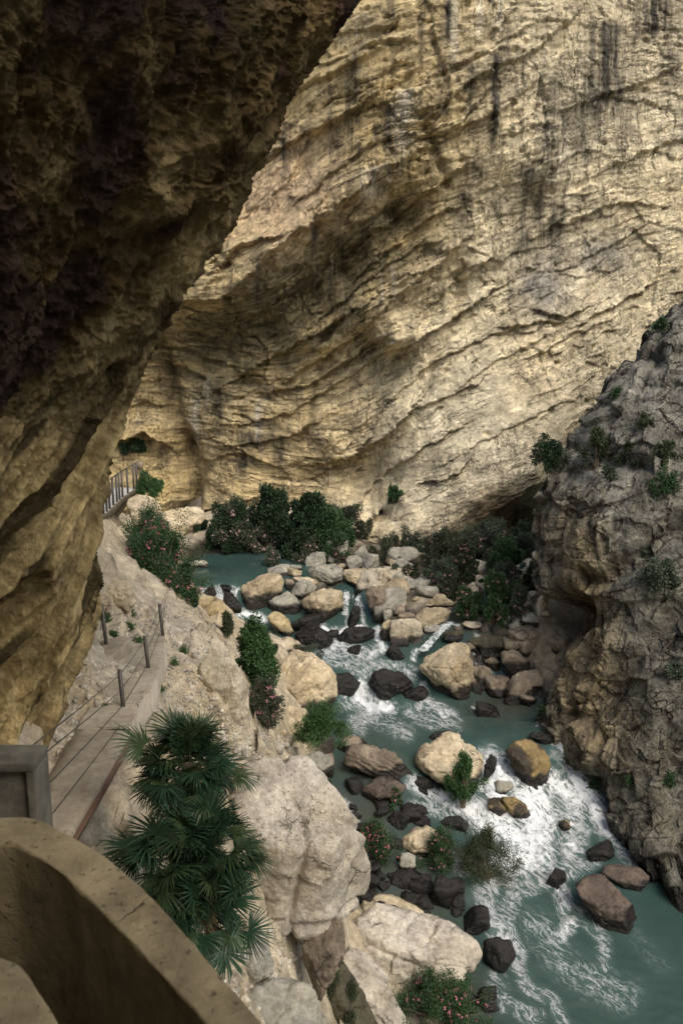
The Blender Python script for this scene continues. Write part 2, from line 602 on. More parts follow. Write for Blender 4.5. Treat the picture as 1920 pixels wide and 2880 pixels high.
fa, ea = facets(np.stack([tt * 0.22, ss2 * 0.42, 0 * tt], 1), 0.7)
fb, eb = facets(np.stack([tt * 0.6, ss2 * 1.5, 0 * tt + 2.3], 1), 0.7)
fc, ec = facets(np.stack([tt * 1.6, ss2 * 3.6, 0 * tt + 5.1], 1), 0.6)
rough_region = sstep(330, 700, cpx) * 0.5 + 0.5
smooth_apron = np.exp(-(((cpx - 1330) / 300) ** 2 + ((cpy - 1250) / 240) ** 2))
calm_r = 1 - 0.55 * sstep(1400, 1650, cpx) * (cpy < 900)
band = np.exp(-(((cpx - 900 + (cpy - 850) * 1.5) / 560) ** 2 + ((cpy - 850) / 230) ** 2))
band = np.maximum(band, 0.8 * np.exp(-(((cpx - 1250) / 330) ** 2 + ((cpy - 330) / 200) ** 2)))
slabm = sstep(-0.05, 0.25, fbm(V0 * 0.12 + 91, 3))          # smooth slabs between broken zones
brk = np.clip(0.50 + 0.75 * band + 0.45 * slabm, 0, 1.3) * (1 - 0.6 * smooth_apron)
disp = 0.72 * saw1 * m1 * calm_r * np.clip(.45 + 1.1 * band, 0, 1.4) * (1 - .7 * smooth_apron) + 0.24 * saw2 * m2 * calm_r * brk + (0.42 * fa + 0.30 * fb + 0.12 * fc) * brk
fv, ev = facets(np.stack([xz[:, 0] * 0.42 + 0.5 * fbm(V0 * 0.3, 3), xz[:, 1] * 0.13, 0 * tt + 1.7], 1), 0.7)
fv2, _ = facets(np.stack([xz[:, 0] * 1.3, xz[:, 1] * 0.5, 0 * tt + 3.7], 1), 0.7)
disp += (0.30 * fv + 0.11 * fv2) * brk
disp += 0.62 * fbm(V0 * 0.15, 3, 0.5) + 0.13 * fbm(V0 * 0.8, 4, 0.6) * brk + 0.075 * fbm(V0 * 2.2, 5, 0.68)
# fluted drip curtains on the upper, steep parts
fl = fbm(np.stack([xz[:, 0] * 1.5, V0[:, 1] * 0.3, xz[:, 1] * 0.10], 1), 4, 0.6, True)
flm = np.exp(-((cpy - 250) / 330) ** 2) * sstep(-0.1, 0.3, fbm(V0 * 0.11 + 3, 2)) + 0.9 * np.exp(-(((cpx - 1480) / 170) ** 2 + ((cpy - 470) / 110) ** 2))
disp += 0.35 * fl * np.clip(flm, 0, 1)
# pocket holes
f1, f2, cid, off = worley(V0 * np.array([0.8, 0.5, 1.1]) + 11)
disp -= 0.5 * np.maximum(0, 0.28 - f1) / 0.28 * (_rnd[cid, 4] > 0.72) * sstep(750, 1000, cpx) * (cpy < 1250)
# authored ledges (photo polylines)
LEDGES = [
    ([(400, 905), (490, 868), (560, 843), (612, 850), (640, 838), (700, 790), (770, 712), (850, 655), (930, 605), (1010, 540)], 1.3, 2.2),
    ([(690, 1050), (760, 1010), (820, 975), (860, 955), (950, 905), (1010, 866)], 1.2, 1.6),
    ([(820, 1060), (900, 1010), (1000, 940), (1100, 850), (1200, 770), (1290, 690)], 0.8, 1.2),
    ([(980, 700), (1080, 640), (1180, 560), (1270, 500)], 0.9, 1.0),
    ([(660, 1000), (760, 990), (840, 985)], 0.3, 0.6),
    ([(1090, 975), (1120, 985), (1180, 950), (1260, 905), (1340, 850)], 1.5, 1.6),
    ([(960, 1290), (1010, 1262), (1080, 1225), (1130, 1175)], 1.5, 1.2),
    ([(880, 1300), (940, 1290), (985, 1275), (1020, 1245)], 0.9, 0.8),
    ([(1090, 1210), (1160, 1150), (1290, 1100), (1330, 1080)], 0.6, 0.8),
    ([(1200, 1350), (1290, 1330), (1300, 1310)], 0.7, 0.6),
    ([(1250, 1300), (1360, 1240), (1480, 1180), (1580, 1130)], 0.35, 0.6),
    ([(1520, 880), (1570, 895), (1620, 875)], 0.9, 0.8),
    ([(1640, 900), (1740, 850), (1830, 800), (1840, 770)], 0.8, 0.9),
    ([(1420, 920), (1490, 910), (1560, 905)], 0.6, 0.7),
    ([(1130, 460), (1240, 400), (1300, 360), (1390, 330), (1470, 260)], 0.6, 0.9),
    ([(1210, 330), (1300, 250), (1400, 200), (1500, 150), (1600, 60)], 0.7, 1.0),
    ([(1280, 190), (1400, 130), (1480, 80)], 0.5, 0.7),
    ([(640, 740), (670, 700), (740, 680)], 1.3, 0.9),
    ([(345, 985), (430, 965), (520, 975), (640, 1025), (700, 1045)], 0.7, 0.9),
    ([(340, 1240), (420, 1215), (450, 1235)], 1.5, 1.0),
    ([(330, 1150), (420, 1125), (470, 1140)], 0.5, 0.5),
    ([(330, 1090), (400, 1070), (470, 1065)], 0.4, 0.5),
    ([(560, 1430), (620, 1415), (700, 1400)], 0.8, 0.6),
    ([(660, 1250), (760, 1235), (830, 1215), (880, 1190)], 0.7, 0.7),
    ([(980, 1500), (1060, 1480), (1150, 1545), (1250, 1520), (1340, 1500), (1400, 1420), (1500, 1350), (1560, 1340)], 0.7, 0.8),
    ([(1550, 640), (1660, 600), (1740, 570), (1830, 580)], 0.5, 0.7),
    ([(1700, 480), (1800, 430), (1920, 390)], 0.6, 0.9),
    ([(560, 930), (700, 900), (850, 800), (960, 690), (1060, 600)], .6, .7), ([(760, 1100), (880, 1080), (980, 1010), (1060, 960)], .8, .7), ([(700, 1190), (820, 1160), (930, 1090), (1010, 1040)], .7, .6),
    ([(1010, 780), (1100, 700), (1200, 620), (1260, 590)], .8, .8), ([(1060, 860), (1160, 800), (1260, 720)], .7, .6), ([(780, 430), (880, 380), (1000, 330), (1100, 250)], .6, .8), ([(850, 560), (960, 480), (1080, 400)], .6, .6),
    ([(760, 300), (900, 230), (1020, 170), (1130, 60)], .6, .8), ([(1100, 1120), (1220, 1020), (1340, 960), (1420, 930)], .6, .7), ([(1000, 1420), (1080, 1330), (1180, 1260), (1280, 1210)], .6, .6), ([(1500, 1000), (1600, 940), (1700, 900)], .5, .6),
    ([(1580, 760), (1700, 700), (1800, 640)], .5, .6), ([(1620, 300), (1750, 250), (1880, 200)], .6, .7), ([(1300, 1080), (1400, 1010), (1520, 950)], .4, .5), ([(430, 1010), (520, 1030), (600, 1080)], .6, .6), ([(580, 1290), (680, 1270), (760, 1300)], .5, .5),
    ([(900, 900), (1000, 820), (1100, 740), (1180, 690)], .6, .5), ([(640, 940), (760, 900), (880, 860)], .4, .5), ([(1180, 880), (1270, 800), (1360, 740)], .7, .6),
]
for line, amp, w in LEDGES:
    lp = np.array(line, float)
    yy = np.full(len(lp), 61.0)
    for _ in range(3):
        ww = Py(lp[:, 0], lp[:, 1], yy)
        yy = cliff_rbf(ww[:, [0, 2]])
    near = (cpx > lp[:, 0].min() - 150) & (cpx < lp[:, 0].max() + 150) & (cpy > lp[:, 1].min() - 200) & (cpy < lp[:, 1].max() + 150)
    q = xz[near] + 0.42 * np.stack([fbm(V0[near] * 0.9, 4, .6), fbm(V0[near] * 0.9 + 9, 4, .6)], 1)
    disp[near] += curve_drop(q, ww[:, [0, 2]], amp, w)
# the chimney crack at the left and other fissures
CRACKS = [([(430, 960), (455, 1060), (480, 1180), (520, 1290), (540, 1440)], 1.6, 0.55), ([(560, 1330), (545, 1380), (543, 1450)], 1.3, 0.5),
          ([(1180, 400), (1210, 470), (1240, 540)], 0.6, 0.3), ([(880, 1090), (870, 1180), (850, 1230)], 0.6, 0.3), ([(1075, 1250), (1060, 1330), (1050, 1400)], 0.6, 0.3),
          ([(1290, 780), (1270, 900), (1215, 1000), (1190, 1090)], 0.5, 0.35), ([(1120, 1010), (1080, 1100), (1040, 1180), (1000, 1260)], 0.5, 0.4),
          ([(640, 990), (655, 1060), (720, 1080)], 0.5, 0.3), ([(1560, 640), (1500, 760), (1440, 880)], 0.5, 0.4)]
for line, amp, w in CRACKS:
    lp = np.array(line, float)
    ww = Py(lp[:, 0], lp[:, 1], np.full(len(lp), 62.0))[:, [0, 2]]
    best = np.full(len(xz), 1e9)
    for A_, B_ in zip(ww[:-1], ww[1:]):
        d = B_ - A_
        t = np.clip(((xz - A_) @ d) / (d @ d), 0, 1)
        q = xz - A_ - t[:, None] * d
        best = np.minimum(best, np.sqrt((q * q).sum(1)))
    disp -= amp * np.exp(-(best / w) ** 2)
V = V0.copy()
V[:, 1] -= disp
V[:, 0] += 0.15 * fbm(V0 * 0.9 + 40, 3)
V[:, 2] += 0.15 * fbm(V0 * 0.9 + 60, 3)

# rock colours: cream, ochre, pinkish, grey water-stained bands
n_a = fbm(V0 * 0.10 + 2, 4)
n_b = fbm(np.stack([tt * 0.12, ss2 * 0.9, 0 * tt], 1), 4, 0.6)
n_c = fbm(V0 * 0.5 + 8, 4)
cream = np.array([0.65, 0.575, 0.40]); ochre = np.array([0.46, 0.35, 0.165]); pink = np.array([0.52, 0.385, 0.245])
olive = np.array([0.135, 0.112, 0.056]); grey = np.array([0.27, 0.255, 0.22]); dark = np.array([0.05, 0.045, 0.035]); white = np.array([0.64, 0.58, 0.44])
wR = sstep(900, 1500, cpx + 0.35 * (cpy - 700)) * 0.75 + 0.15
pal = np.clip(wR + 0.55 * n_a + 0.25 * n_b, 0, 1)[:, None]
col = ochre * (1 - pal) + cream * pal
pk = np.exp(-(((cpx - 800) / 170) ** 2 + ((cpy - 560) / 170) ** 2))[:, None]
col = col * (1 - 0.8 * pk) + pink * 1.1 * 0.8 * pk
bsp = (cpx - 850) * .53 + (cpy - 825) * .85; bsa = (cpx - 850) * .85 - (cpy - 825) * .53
ol = np.clip(0.95 * sstep(.2, .75, np.exp(-(bsp / 150) ** 2 - (bsa / 460) ** 2) + .35 * n_b + .25 * n_c) + 0.5 * (n_b - 0.08), 0, 0.9)[:, None] * (1 - pk)  # olive stain deepened along this band to paint in the overhang's shade
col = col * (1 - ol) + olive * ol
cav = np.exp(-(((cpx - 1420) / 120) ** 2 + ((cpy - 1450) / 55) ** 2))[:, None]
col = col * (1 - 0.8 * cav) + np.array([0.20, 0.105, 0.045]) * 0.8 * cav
gp = np.exp(-(((cpx - 1520) / 75) ** 2 + ((cpy - 810) / 90) ** 2)) + 0.8 * np.exp(-(((cpx - 1690) / 90) ** 2 + ((cpy - 720) / 50) ** 2))
gp = np.clip(gp * (1.1 + 0.8 * n_c), 0, 0.9)[:, None]
col = col * (1 - gp) + grey * gp
# water streaks run straight down the face
STREAK = [(1387, 160, 500, 16, .8), (1257, 0, 180, 14, .8), (1100, 300, 480, 22, .75), (1004, 130, 350, 8, .7), (1703, 60, 400, 42, .95), (1660, 220, 420, 26, .8), (1640, 300, 480, 18, .7),
          (1543, 340, 560, 22, .8), (1500, 470, 680, 30, .7), (1593, 330, 480, 20, .75), (1840, 0, 130, 48, .85), (937, 250, 500, 10, .6), (802, 340, 560, 9, .7), (1770, 60, 230, 26, .6),
          (682, 1275, 1335, 16, .8), (792, 1225, 1360, 14, .8), (710, 1210, 1250, 40, .8), (1330, 420, 560, 26, .5), (1560, 200, 350, 16, .6), (620, 1060, 1250, 7, .5), (770, 1180, 1260, 18, .6),
          (1400, 560, 640, 16, .7), (880, 640, 740, 6, .7), (960, 660, 760, 6, .6), (1150, 880, 940, 12, .5), (1020, 640, 720, 6, .6), (930, 730, 860, 6, .6), (1090, 0, 120, 8, .6), (1180, 30, 220, 8, .5),
          (1120, 380, 540, 14, .8), (1300, 540, 760, 16, .6), (1460, 560, 760, 20, .65), (1540, 560, 720, 22, .7), (1640, 560, 700, 12, .5), (1420, 60, 190, 14, .6), (1240, 180, 350, 14, .65), (1330, 180, 400, 20, .7), (1760, 260, 430, 20, .7), (1880, 80, 300, 18, .6), (1040, 200, 330, 9, .6), (870, 330, 430, 8, .6), (735, 700, 900, 8, .5), (1240, 800, 900, 12, .5), (840, 930, 1010, 8, .5),
          (480, 1010, 1130, 6, .5), (455, 1260, 1330, 9, .6), (470, 1250, 1320, 5, .6), (1445, 1410, 1490, 6, .8), (650, 420, 600, 14, .5)]
wig = 22 * fbm(np.stack([xz[:, 0] * 0.0, xz[:, 1] * 0.22, xz[:, 0] * 0.15], 1), 3)
strk_n = fbm(np.stack([xz[:, 0] * 2.6, xz[:, 1] * 0.16, V0[:, 1] * 0.2], 1), 4, 0.6)
st = np.zeros(len(xz))
for sx, y0, y1, w, k in STREAK:
    h = sstep(y0 - 15, y0 + 15, cpy) * (1 - sstep(y1 - (y1 - y0) * 0.45, y1 + 30, cpy))
    st = np.maximum(st, k * h * np.exp(-((cpx + wig - sx) / (1.5 * w)) ** 2) * np.clip(0.95 + 1.6 * strk_n, 0, 1.3))
gen = sstep(0.06, 0.38, strk_n) * sstep(-0.08, 0.3, fbm(V0 * 0.12 + 31, 3)) * np.exp(-((cpy - 300) / 430) ** 2)
st = np.clip(np.maximum(st, 0.9 * gen), 0, 1)[:, None]
col = col * (1 - st) + dark * st
wt = np.zeros(len(xz))
for sx, y0, y1, w in [(1277, 0, 190, 9), (1342, 0, 110, 8), (1400, 0, 95, 8), (1139, 260, 430, 26), (1055, 480, 560, 40), (730, 1130, 1230, 10), (560, 1120, 1240, 10), (1150, 300, 380, 14), (590, 1060, 1150, 7)]:
    h = sstep(y0 - 15, y0 + 15, cpy) * (1 - sstep(y1 - 40, y1 + 30, cpy))
    wt = np.maximum(wt, h * np.exp(-((cpx + wig - sx) / w) ** 2) * np.clip(0.8 + strk_n, 0, 1))
gw = sstep(0.12, 0.4, fbm(np.stack([xz[:, 0] * 2.0 + 50, xz[:, 1] * 0.14, V0[:, 1] * 0.2], 1), 4, 0.6)) * sstep(0.05, 0.35, fbm(V0 * 0.13 + 77, 3))
wt = np.clip(np.maximum(wt, 0.6 * gw), 0, 0.9)[:, None]
col = col * (1 - wt) + white * wt
bed = fbm(np.stack([tt * 0.22, ss2 * 2.2, 0 * tt + 12], 1), 4, 0.6)
col = np.clip(col * (1 + 0.20 * n_c + 0.22 * n_b + 0.34 * bed)[:, None], 0.02, 0.8)
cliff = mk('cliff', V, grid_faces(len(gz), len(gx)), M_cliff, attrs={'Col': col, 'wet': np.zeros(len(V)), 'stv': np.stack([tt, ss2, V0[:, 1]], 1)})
tag(cliff, 'high yellow limestone cliff with diagonal strata across the river', 'cliff', kind='structure')
BV_ALL = []   # (V, F) of surfaces that things stand on


# ------------------------------------------------------------------ near overhanging rock at the left
def row(*p):
    return np.array([P(*q) if len(q) == 3 and not isinstance(q, list) else np.array(q, float) for q in p])


LR = []
# columns: behind, beside, left of frame, inner, middle, rim shoulder, rim, back, far back
rims = [(1420, -900, 10), (1250, -500, 9.4), (965, -130, 8.9), (938, 5, 8.8), (905, 75, 8.8), (865, 185, 8.9), (795, 310, 9.0), (715, 455, 9.2), (652, 562, 9.4), (562, 722, 9.8), (482, 850, 10.1),
        (420, 950, 10.4), (352, 1085, 10.8), (322, 1180, 11.1), (300, 1285, 11.4), (272, 1410, 11.8), (252, 1560, 12.3), (226, 1700, 12.9), (215, 1810, 13.3), (165, 1950, 13.7), (135, 2060, 13.9), (105, 2160, 13.9)]
left_t = np.interp([r[1] for r in rims], [-900, -130, 200, 600, 950, 1200, 1500, 1750, 1950, 2160], [4.2, 4.6, 5.0, 5.6, 6.6, 7.6, 9.2, 10.8, 12.0, 12.6])
for (rx, ry, rt), lt in zip(rims, left_t):
    f = sstep(1300, 1900, ry)
    lpx = -160
    ly = ry + (1 - f) * 60
    pl = P(lpx, ly, lt)
    mid = P(lpx + (rx - lpx) * 0.50, ly + (ry - ly) * 0.5, lt + (rt - lt) * 0.42)
    inn = P(lpx + (rx - lpx) * 0.25, ly + (ry - ly) * 0.25, lt + (rt - lt) * 0.16)
    sh = P(lpx + (rx - lpx) * 0.82, ry, lt + (rt - lt) * 0.72)
    rim = P(rx, ry, rt)
    b1 = P(rx - 6 + 40 * f, ry - 30 * f, rt + 2.2)
    if f > 0.5:
        b1 = P(rx + 60, ry - 60, rt + 3.2)
    b2 = P(rx - 220 + 250 * f, ry - 120 - 40 * f, rt + 8)
    side = np.array([-5.0 + 0.0, 0.5, pl[2] * 0.9 + 0.4])
    beh = np.array([-1.5, -7.0, pl[2] * 0.9 + 0.5])
    beh2 = np.array([9.0, -10.0, pl[2] * 0.9 + 0.8])  # unseen rock wall behind the camera, added to block light
    LR.append([beh2, beh, side, pl, inn, mid, sh, rim, b1, b2])
# unseen rock cover added above the camera to keep sky light off
top = np.array(LR[0])
shade_roof = top.copy()
shade_roof[:, 2] += np.array([3, 2.6, 2.5, 2.6, 2.6, 2.8, 3, 3.2, 4, 6])
shade_roof[:, 0] += np.array([3, 3.0, 3.0, 2.2, 2.0, 1.6, 1.2, 1.0, 1, 1])
shade_roof2 = shade_roof.copy()
shade_roof2[:, 2] += 9
shade_roof2[:, 0] += 0.5
LR = [list(shade_roof2), list(shade_roof)] + LR
A = np.array(LR)
nr, nc = 760, 440
ctab = np.concatenate([np.linspace(0, 3, 50, endpoint=False), np.linspace(3, 7.35, 330, endpoint=False), np.linspace(7.35, 9, 60)])
G = spl(A, nr)
Gt = np.swapaxes(G, 0, 1)
nfine = 4001
Gf = spl(Gt, nfine)
idx = np.clip((ctab / 9 * (nfine - 1)).round().astype(int), 0, nfine - 1)
G = np.swapaxes(Gf[idx], 0, 1)
N = grid_normals(G)
Gv = G.reshape(-1, 3)
Nv = N.reshape(-1, 3)
# make normals point to the camera side
sg = np.sign((Nv * (-Gv + np.array([0.5, 0, 0]))).sum(1))
flip = 1.0 if np.median(sg) > 0 else -1.0
Nv = Nv * flip
lpx, lpy = project(Gv)
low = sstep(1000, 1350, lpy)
rd = np.array([0.42, 0.22, 0.88]); rd /= np.linalg.norm(rd)
al = Gv @ rd
perp = Gv - al[:, None] * rd
rp = perp * 1.25 + rd * al[:, None] * 0.06
rp += 0.30 * np.stack([fbm(Gv * 0.35, 2), fbm(Gv * 0.35 + 7, 2), fbm(Gv * 0.35 + 13, 2)], 1)
ribs = fbm(rp, 4, 0.45, True)
ribs_f = fbm(rp * 2.7 + 3, 3, 0.5)
fa, _ = facets(Gv * np.array([0.55, 0.55, 0.5]), 0.8)
fb, _ = facets(Gv * 1.7 + 4, 0.8)
pits = fbm(Gv * 1.8, 5, 0.6, True)
big = fbm(Gv * 0.35 + 21, 3)
dl = (1 - low) * (0.65 * big + 0.08 * fa + 0.03 * fb + 0.22 * pits + 0.16 * fbm(Gv * 1.1 + 70, 5, 0.62)) + low * (0.70 * ribs + 0.16 * ribs_f + 0.02 * fb)
dl += 0.07 * fbm(Gv * 4, 5, 0.65) - 0.12 - low * 0.42
fx = np.array([0.72, -0.58, -0.18]); fx /= np.linalg.norm(fx)
bl = np.maximum(low, 0.6)[:, None]
Nv = Nv * (1 - bl) + fx * bl
Nv /= np.linalg.norm(Nv, axis=1)[:, None]
Vn = Gv + Nv * dl[:, None]
ncol = fbm(Gv * 0.8 + 50, 4)
ncol2 = fbm(rp * 1.4 + 60, 4)
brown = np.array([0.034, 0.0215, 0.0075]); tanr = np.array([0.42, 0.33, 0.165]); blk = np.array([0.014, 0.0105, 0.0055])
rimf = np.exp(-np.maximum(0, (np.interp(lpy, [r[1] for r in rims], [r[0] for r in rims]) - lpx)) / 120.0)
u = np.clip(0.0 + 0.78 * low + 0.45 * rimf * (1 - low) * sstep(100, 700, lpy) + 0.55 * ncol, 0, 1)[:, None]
coln = brown * (1 - u) + tanr * u  # upper face coloured near black for the overhang's shade, lower face lightened
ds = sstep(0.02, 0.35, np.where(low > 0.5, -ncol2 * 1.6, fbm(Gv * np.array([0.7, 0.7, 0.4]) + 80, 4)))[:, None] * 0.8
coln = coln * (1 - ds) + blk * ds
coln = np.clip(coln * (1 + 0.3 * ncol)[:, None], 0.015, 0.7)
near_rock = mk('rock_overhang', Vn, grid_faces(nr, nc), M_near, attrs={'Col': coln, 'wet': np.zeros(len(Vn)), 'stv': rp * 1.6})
tag(near_rock, 'dark overhanging rock with fluted lower face on the near left', 'cliff', kind='structure')

# the wall behind the path, under the overhang
# ------------------------------------------------------------------ right buttress
BR = []
bk = [((2050, 640, 44), (2150, 560, 43), (2700, 200, 44)), ((1925, 850, 42), (2010, 790, 41.5), (2700, 350, 42)), ((1815, 975, 41), (1960, 890, 39.5), (2700, 600, 39)), ((1712, 1098, 40.3), (1960, 1010, 38), (2700, 800, 36)), ((1615, 1240, 39.6), (1960, 1130, 36.8), (2700, 1000, 34)),
      ((1592, 1335, 39.2), (1960, 1250, 36), (2700, 1150, 33)), ((1532, 1430, 39.4), (1960, 1370, 35.4), (2700, 1300, 32)), ((1526, 1520, 39.3), (1960, 1490, 35), (2700, 1450, 31)),
      ((1545, 1620, 39), (1960, 1610, 34.4), (2700, 1600, 30)), ((1580, 1720, 38.7), (1960, 1730, 33.8), (2700, 1750, 29)), ((1602, 1800, 38.4), (1960, 1850, 33.2), (2700, 1900, 28)),
      ((1607, 1880, 38.2), (1960, 1970, 32.6), (2700, 2050, 27)), ((1568, 1960, 38.3), (1960, 2090, 32), (2700, 2200, 26)), ((1548, 2035, 38), (1960, 2200, 31.4), (2700, 2350, 25)),
      ((1635, 2150, 36.4), (1960, 2320, 30.8), (2700, 2500, 24)), ((1700, 2262, 34.8), (1960, 2400, 30.4), (2700, 2600, 23)), ((1790, 2385, 32.4), (1960, 2475, 30.2), (2700, 2700, 22)),
      ((1850, 2488, 30.9), (1965, 2530, 30.2), (2700, 2800, 21)), ((1900, 2620, 30.6), (2000, 2660, 30), (2700, 2950, 20.5))]
for s_, r_, q_ in bk:
    sil, rgt, far = P(*s_), P(*r_), P(*q_)
    m1_ = P(s_[0] + (r_[0] - s_[0]) * 0.33, s_[1] + (r_[1] - s_[1]) * 0.33, s_[2] + (r_[2] - s_[2]) * 0.33 - 1.0)
    m2_ = P(s_[0] + (r_[0] - s_[0]) * 0.66, s_[1] + (r_[1] - s_[1]) * 0.66, s_[2] + (r_[2] - s_[2]) * 0.66 - 0.9)
    b1 = P(s_[0] + 30, s_[1] - 20, s_[2] + 2.5)
    b2 = P(s_[0] + 300, s_[1] - 120, s_[2] + 8)
    b3 = P(s_[0] + 900, s_[1] - 200, s_[2] + 12)
    BR.append([b3, b2, b1, sil, m1_, m2_, rgt, far])
A = np.array(BR)
nr, nc = 640, 330
ctab = np.concatenate([np.linspace(0, 2, 30, endpoint=False), np.linspace(2, 6.1, 260, endpoint=False), np.linspace(6.1, 7, 40)])
G = spl(A, nr)
Gf = spl(np.swapaxes(G, 0, 1), 3501)
G = np.swapaxes(Gf[(ctab / 7 * 3500).round().astype(int)], 0, 1)
N = grid_normals(G)
Gv, Nv = G.reshape(-1, 3), N.reshape(-1, 3)
if np.median((Nv * -Gv).sum(1)) < 0:
    Nv = -Nv
bpx, bpy_ = project(Gv)
vd = -Gv / np.linalg.norm(Gv, axis=1)[:, None] + np.array([-.35, 0, 0])
Nv = Nv * .45 + vd * .55
Nv /= np.linalg.norm(Nv, axis=1)[:, None]
sdir = np.array([0.35, -0.2, 0.9]); sdir /= np.linalg.norm(sdir)
R3 = np.array([[math.cos(.6), 0, math.sin(.6)], [0, 1, 0], [-math.sin(.6), 0, math.cos(.6)]])
Q = Gv @ R3.T
fa, _ = facets(Q * np.array([0.22, 0.3, 0.4]), 0.8)
fb, _ = facets(Q * np.array([0.6, 0.7, 1.0]) + 3, 0.8)
fc, _ = facets(Q * np.array([1.6, 1.6, 2.4]) + 8, 0.7)
vert = fbm(Gv * np.array([0.8, 0.8, 0.16]) + 5, 4, 0.5, True)
vm = np.exp(-((bpx - 1640) / 130) ** 2) * sstep(1300, 1500, bpy_)
db = 0.50 * fa + 0.34 * fb + 0.14 * fc + 0.5 * fbm(Gv * 0.3, 4) + 0.13 * fbm(Gv * 1.5, 4, 0.6) + 0.6 * vert * vm
# hollow at the foot, slanting shelf half way up
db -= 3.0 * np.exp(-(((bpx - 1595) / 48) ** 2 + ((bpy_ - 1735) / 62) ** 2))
for (x0, y0), (x1, y1), amp, w in [((1690, 1620), (1960, 1440), 1.1, 30), ((1600, 1250), (1780, 1300), 0.5, 20), ((1830, 1000), (1960, 960), 0.6, 22), ((1640, 2010), (1900, 1700), 0.6, 25)]:
    t = np.clip(((bpx - x0) * (x1 - x0) + (bpy_ - y0) * (y1 - y0)) / ((x1 - x0) ** 2 + (y1 - y0) ** 2), 0, 1)
    ex, ey = bpx - (x0 + t * (x1 - x0)), bpy_ - (y0 + t * (y1 - y0))
    db -= amp * np.exp(-((ey - 10) / w) ** 2) * (np.abs(ex) < 60)
Vb = Gv + Nv * db[:, None]
n1 = fbm(Gv * 0.22 + 9, 4); n2 = fbm(Gv * np.array([1.2, 1.2, 0.3]) + 4, 4); n3 = fbm(Gv * 1.0 + 44, 4)
gr = np.array([0.115, 0.110, 0.085]); gl = np.array([0.235, 0.225, 0.185]); oc = np.array([0.26, 0.205, 0.115]); dk = np.array([0.07, 0.06, 0.045])
ochm = np.clip(np.exp(-(((bpx - 1640 - (bpy_ - 1700) * 0.05) / 90) ** 2)) * sstep(1350, 1550, bpy_) * (1 - sstep(2050, 2250, bpy_)) * 0.9 + 0.8 * n1 * (bpy_ > 1300), 0, 0.85)[:, None]
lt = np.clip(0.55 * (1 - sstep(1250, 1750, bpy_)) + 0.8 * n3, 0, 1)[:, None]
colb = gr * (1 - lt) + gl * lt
colb = colb * (1 - ochm) + oc * ochm
dm = sstep(0.1, 0.4, n2)[:, None] * 0.6
colb = colb * (1 - dm) + dk * dm
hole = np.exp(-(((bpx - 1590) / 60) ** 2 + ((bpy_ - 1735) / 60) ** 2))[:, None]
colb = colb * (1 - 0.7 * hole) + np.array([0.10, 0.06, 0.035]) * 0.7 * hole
colb = np.clip(colb * (1 + 0.35 * n3)[:, None], 0.02, 0.7)
wetb = 1 - sstep(0.35, 1.1, Vb[:, 2] - np.interp(Vb[:, 1], [25, 31, 34, 36, 38, 60], [-19.4, -19.2, -18.6, -17.3, -17, -13.5]) + 0.6 * n3)
Fb = grid_faces(nr, nc)
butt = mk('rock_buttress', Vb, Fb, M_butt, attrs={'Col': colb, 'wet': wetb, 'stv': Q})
tag(butt, 'steep grey rock buttress with shrubs on the right of the river', 'cliff', kind='structure')
BV_ALL.append((Vb, Fb))

# ------------------------------------------------------------------ river surface and ground
WAT = [(440, 1540, -13.5), (520, 1560, -13.5), (600, 1540, -13.5), (700, 1570, -13.5), (800, 1585, -13.5), (560, 1640, -13.52), (640, 1640, -13.52), (700, 1620, -13.5), (600, 1590, -13.5), (850, 1560, -13.5),
       (560, 1652, -13.6), (600, 1652, -13.6), (660, 1652, -13.6), (575, 1692, -14.4), (630, 1700, -14.6), (690, 1722, -14.9), (740, 1740, -15.0), (860, 1745, -15.15), (910, 1765, -15.25),
       (975, 1655, -13.8), (1020, 1660, -13.8), (972, 1765, -15.3), (1020, 1768, -15.3), (990, 1710, -14.9), (950, 1800, -15.45), (1050, 1850, -15.65), (960, 1850, -15.6), (900, 1850, -15.6), (1010, 1895, -15.9), (900, 1890, -15.9), (1120, 1880, -15.9), (1160, 1895, -16.0),
       (1000, 1970, -17), (1040, 1975, -17), (1190, 1960, -16.95), (1300, 2010, -17), (1500, 2020, -17), (950, 2050, -17), (920, 2000, -17), (1150, 2050, -17), (1450, 2080, -17), (1000, 2100, -17), (1250, 2060, -17), (1350, 2080, -17), (1380, 1950, -17), (1420, 1990, -17),
       (1330, 1690, -14.1), (1290, 1720, -14.2), (1400, 1775, -14.5), (1330, 1775, -14.5), (1255, 1765, -14.6), (1220, 1800, -15.1), (1175, 1835, -15.6), (1370, 1700, -14.1),
       (1150, 2180, -17.2), (1170, 2205, -17.6), (1200, 2250, -18), (1300, 2290, -18.3), (950, 2180, -17.3), (1000, 2220, -17.5), (960, 2280, -17.9), (1030, 2310, -18), (1160, 2300, -18), (1100, 2450, -18.6), (1000, 2380, -18.3),
       (1400, 2140, -17.05), (1440, 2100, -17), (1590, 2080, -17), (1580, 2110, -17.15), (1350, 2200, -18.1), (1400, 2185, -17.8), (1590, 2160, -17.9), (1620, 2200, -18.1), (1480, 2240, -18.2), (1500, 2290, -18.5), (1600, 2290, -18.6), (1400, 2350, -18.7), (1700, 2350, -18.9), (1300, 2400, -18.8),
       (1500, 2450, -19), (1700, 2500, -19.2), (1400, 2600, -19.3), (1300, 2550, -19.2), (1800, 2700, -19.4), (1500, 2800, -19.5), (1900, 2800, -19.5), (1300, 2700, -19.4), (1900, 2560, -19.4), (1240, 2500, -19), (1200, 2600, -19.2), (1380, 2850, -19.5)]
wp = np.array(WAT, float)
ww = Pz(wp[:, 0], wp[:, 1], wp[:, 2])
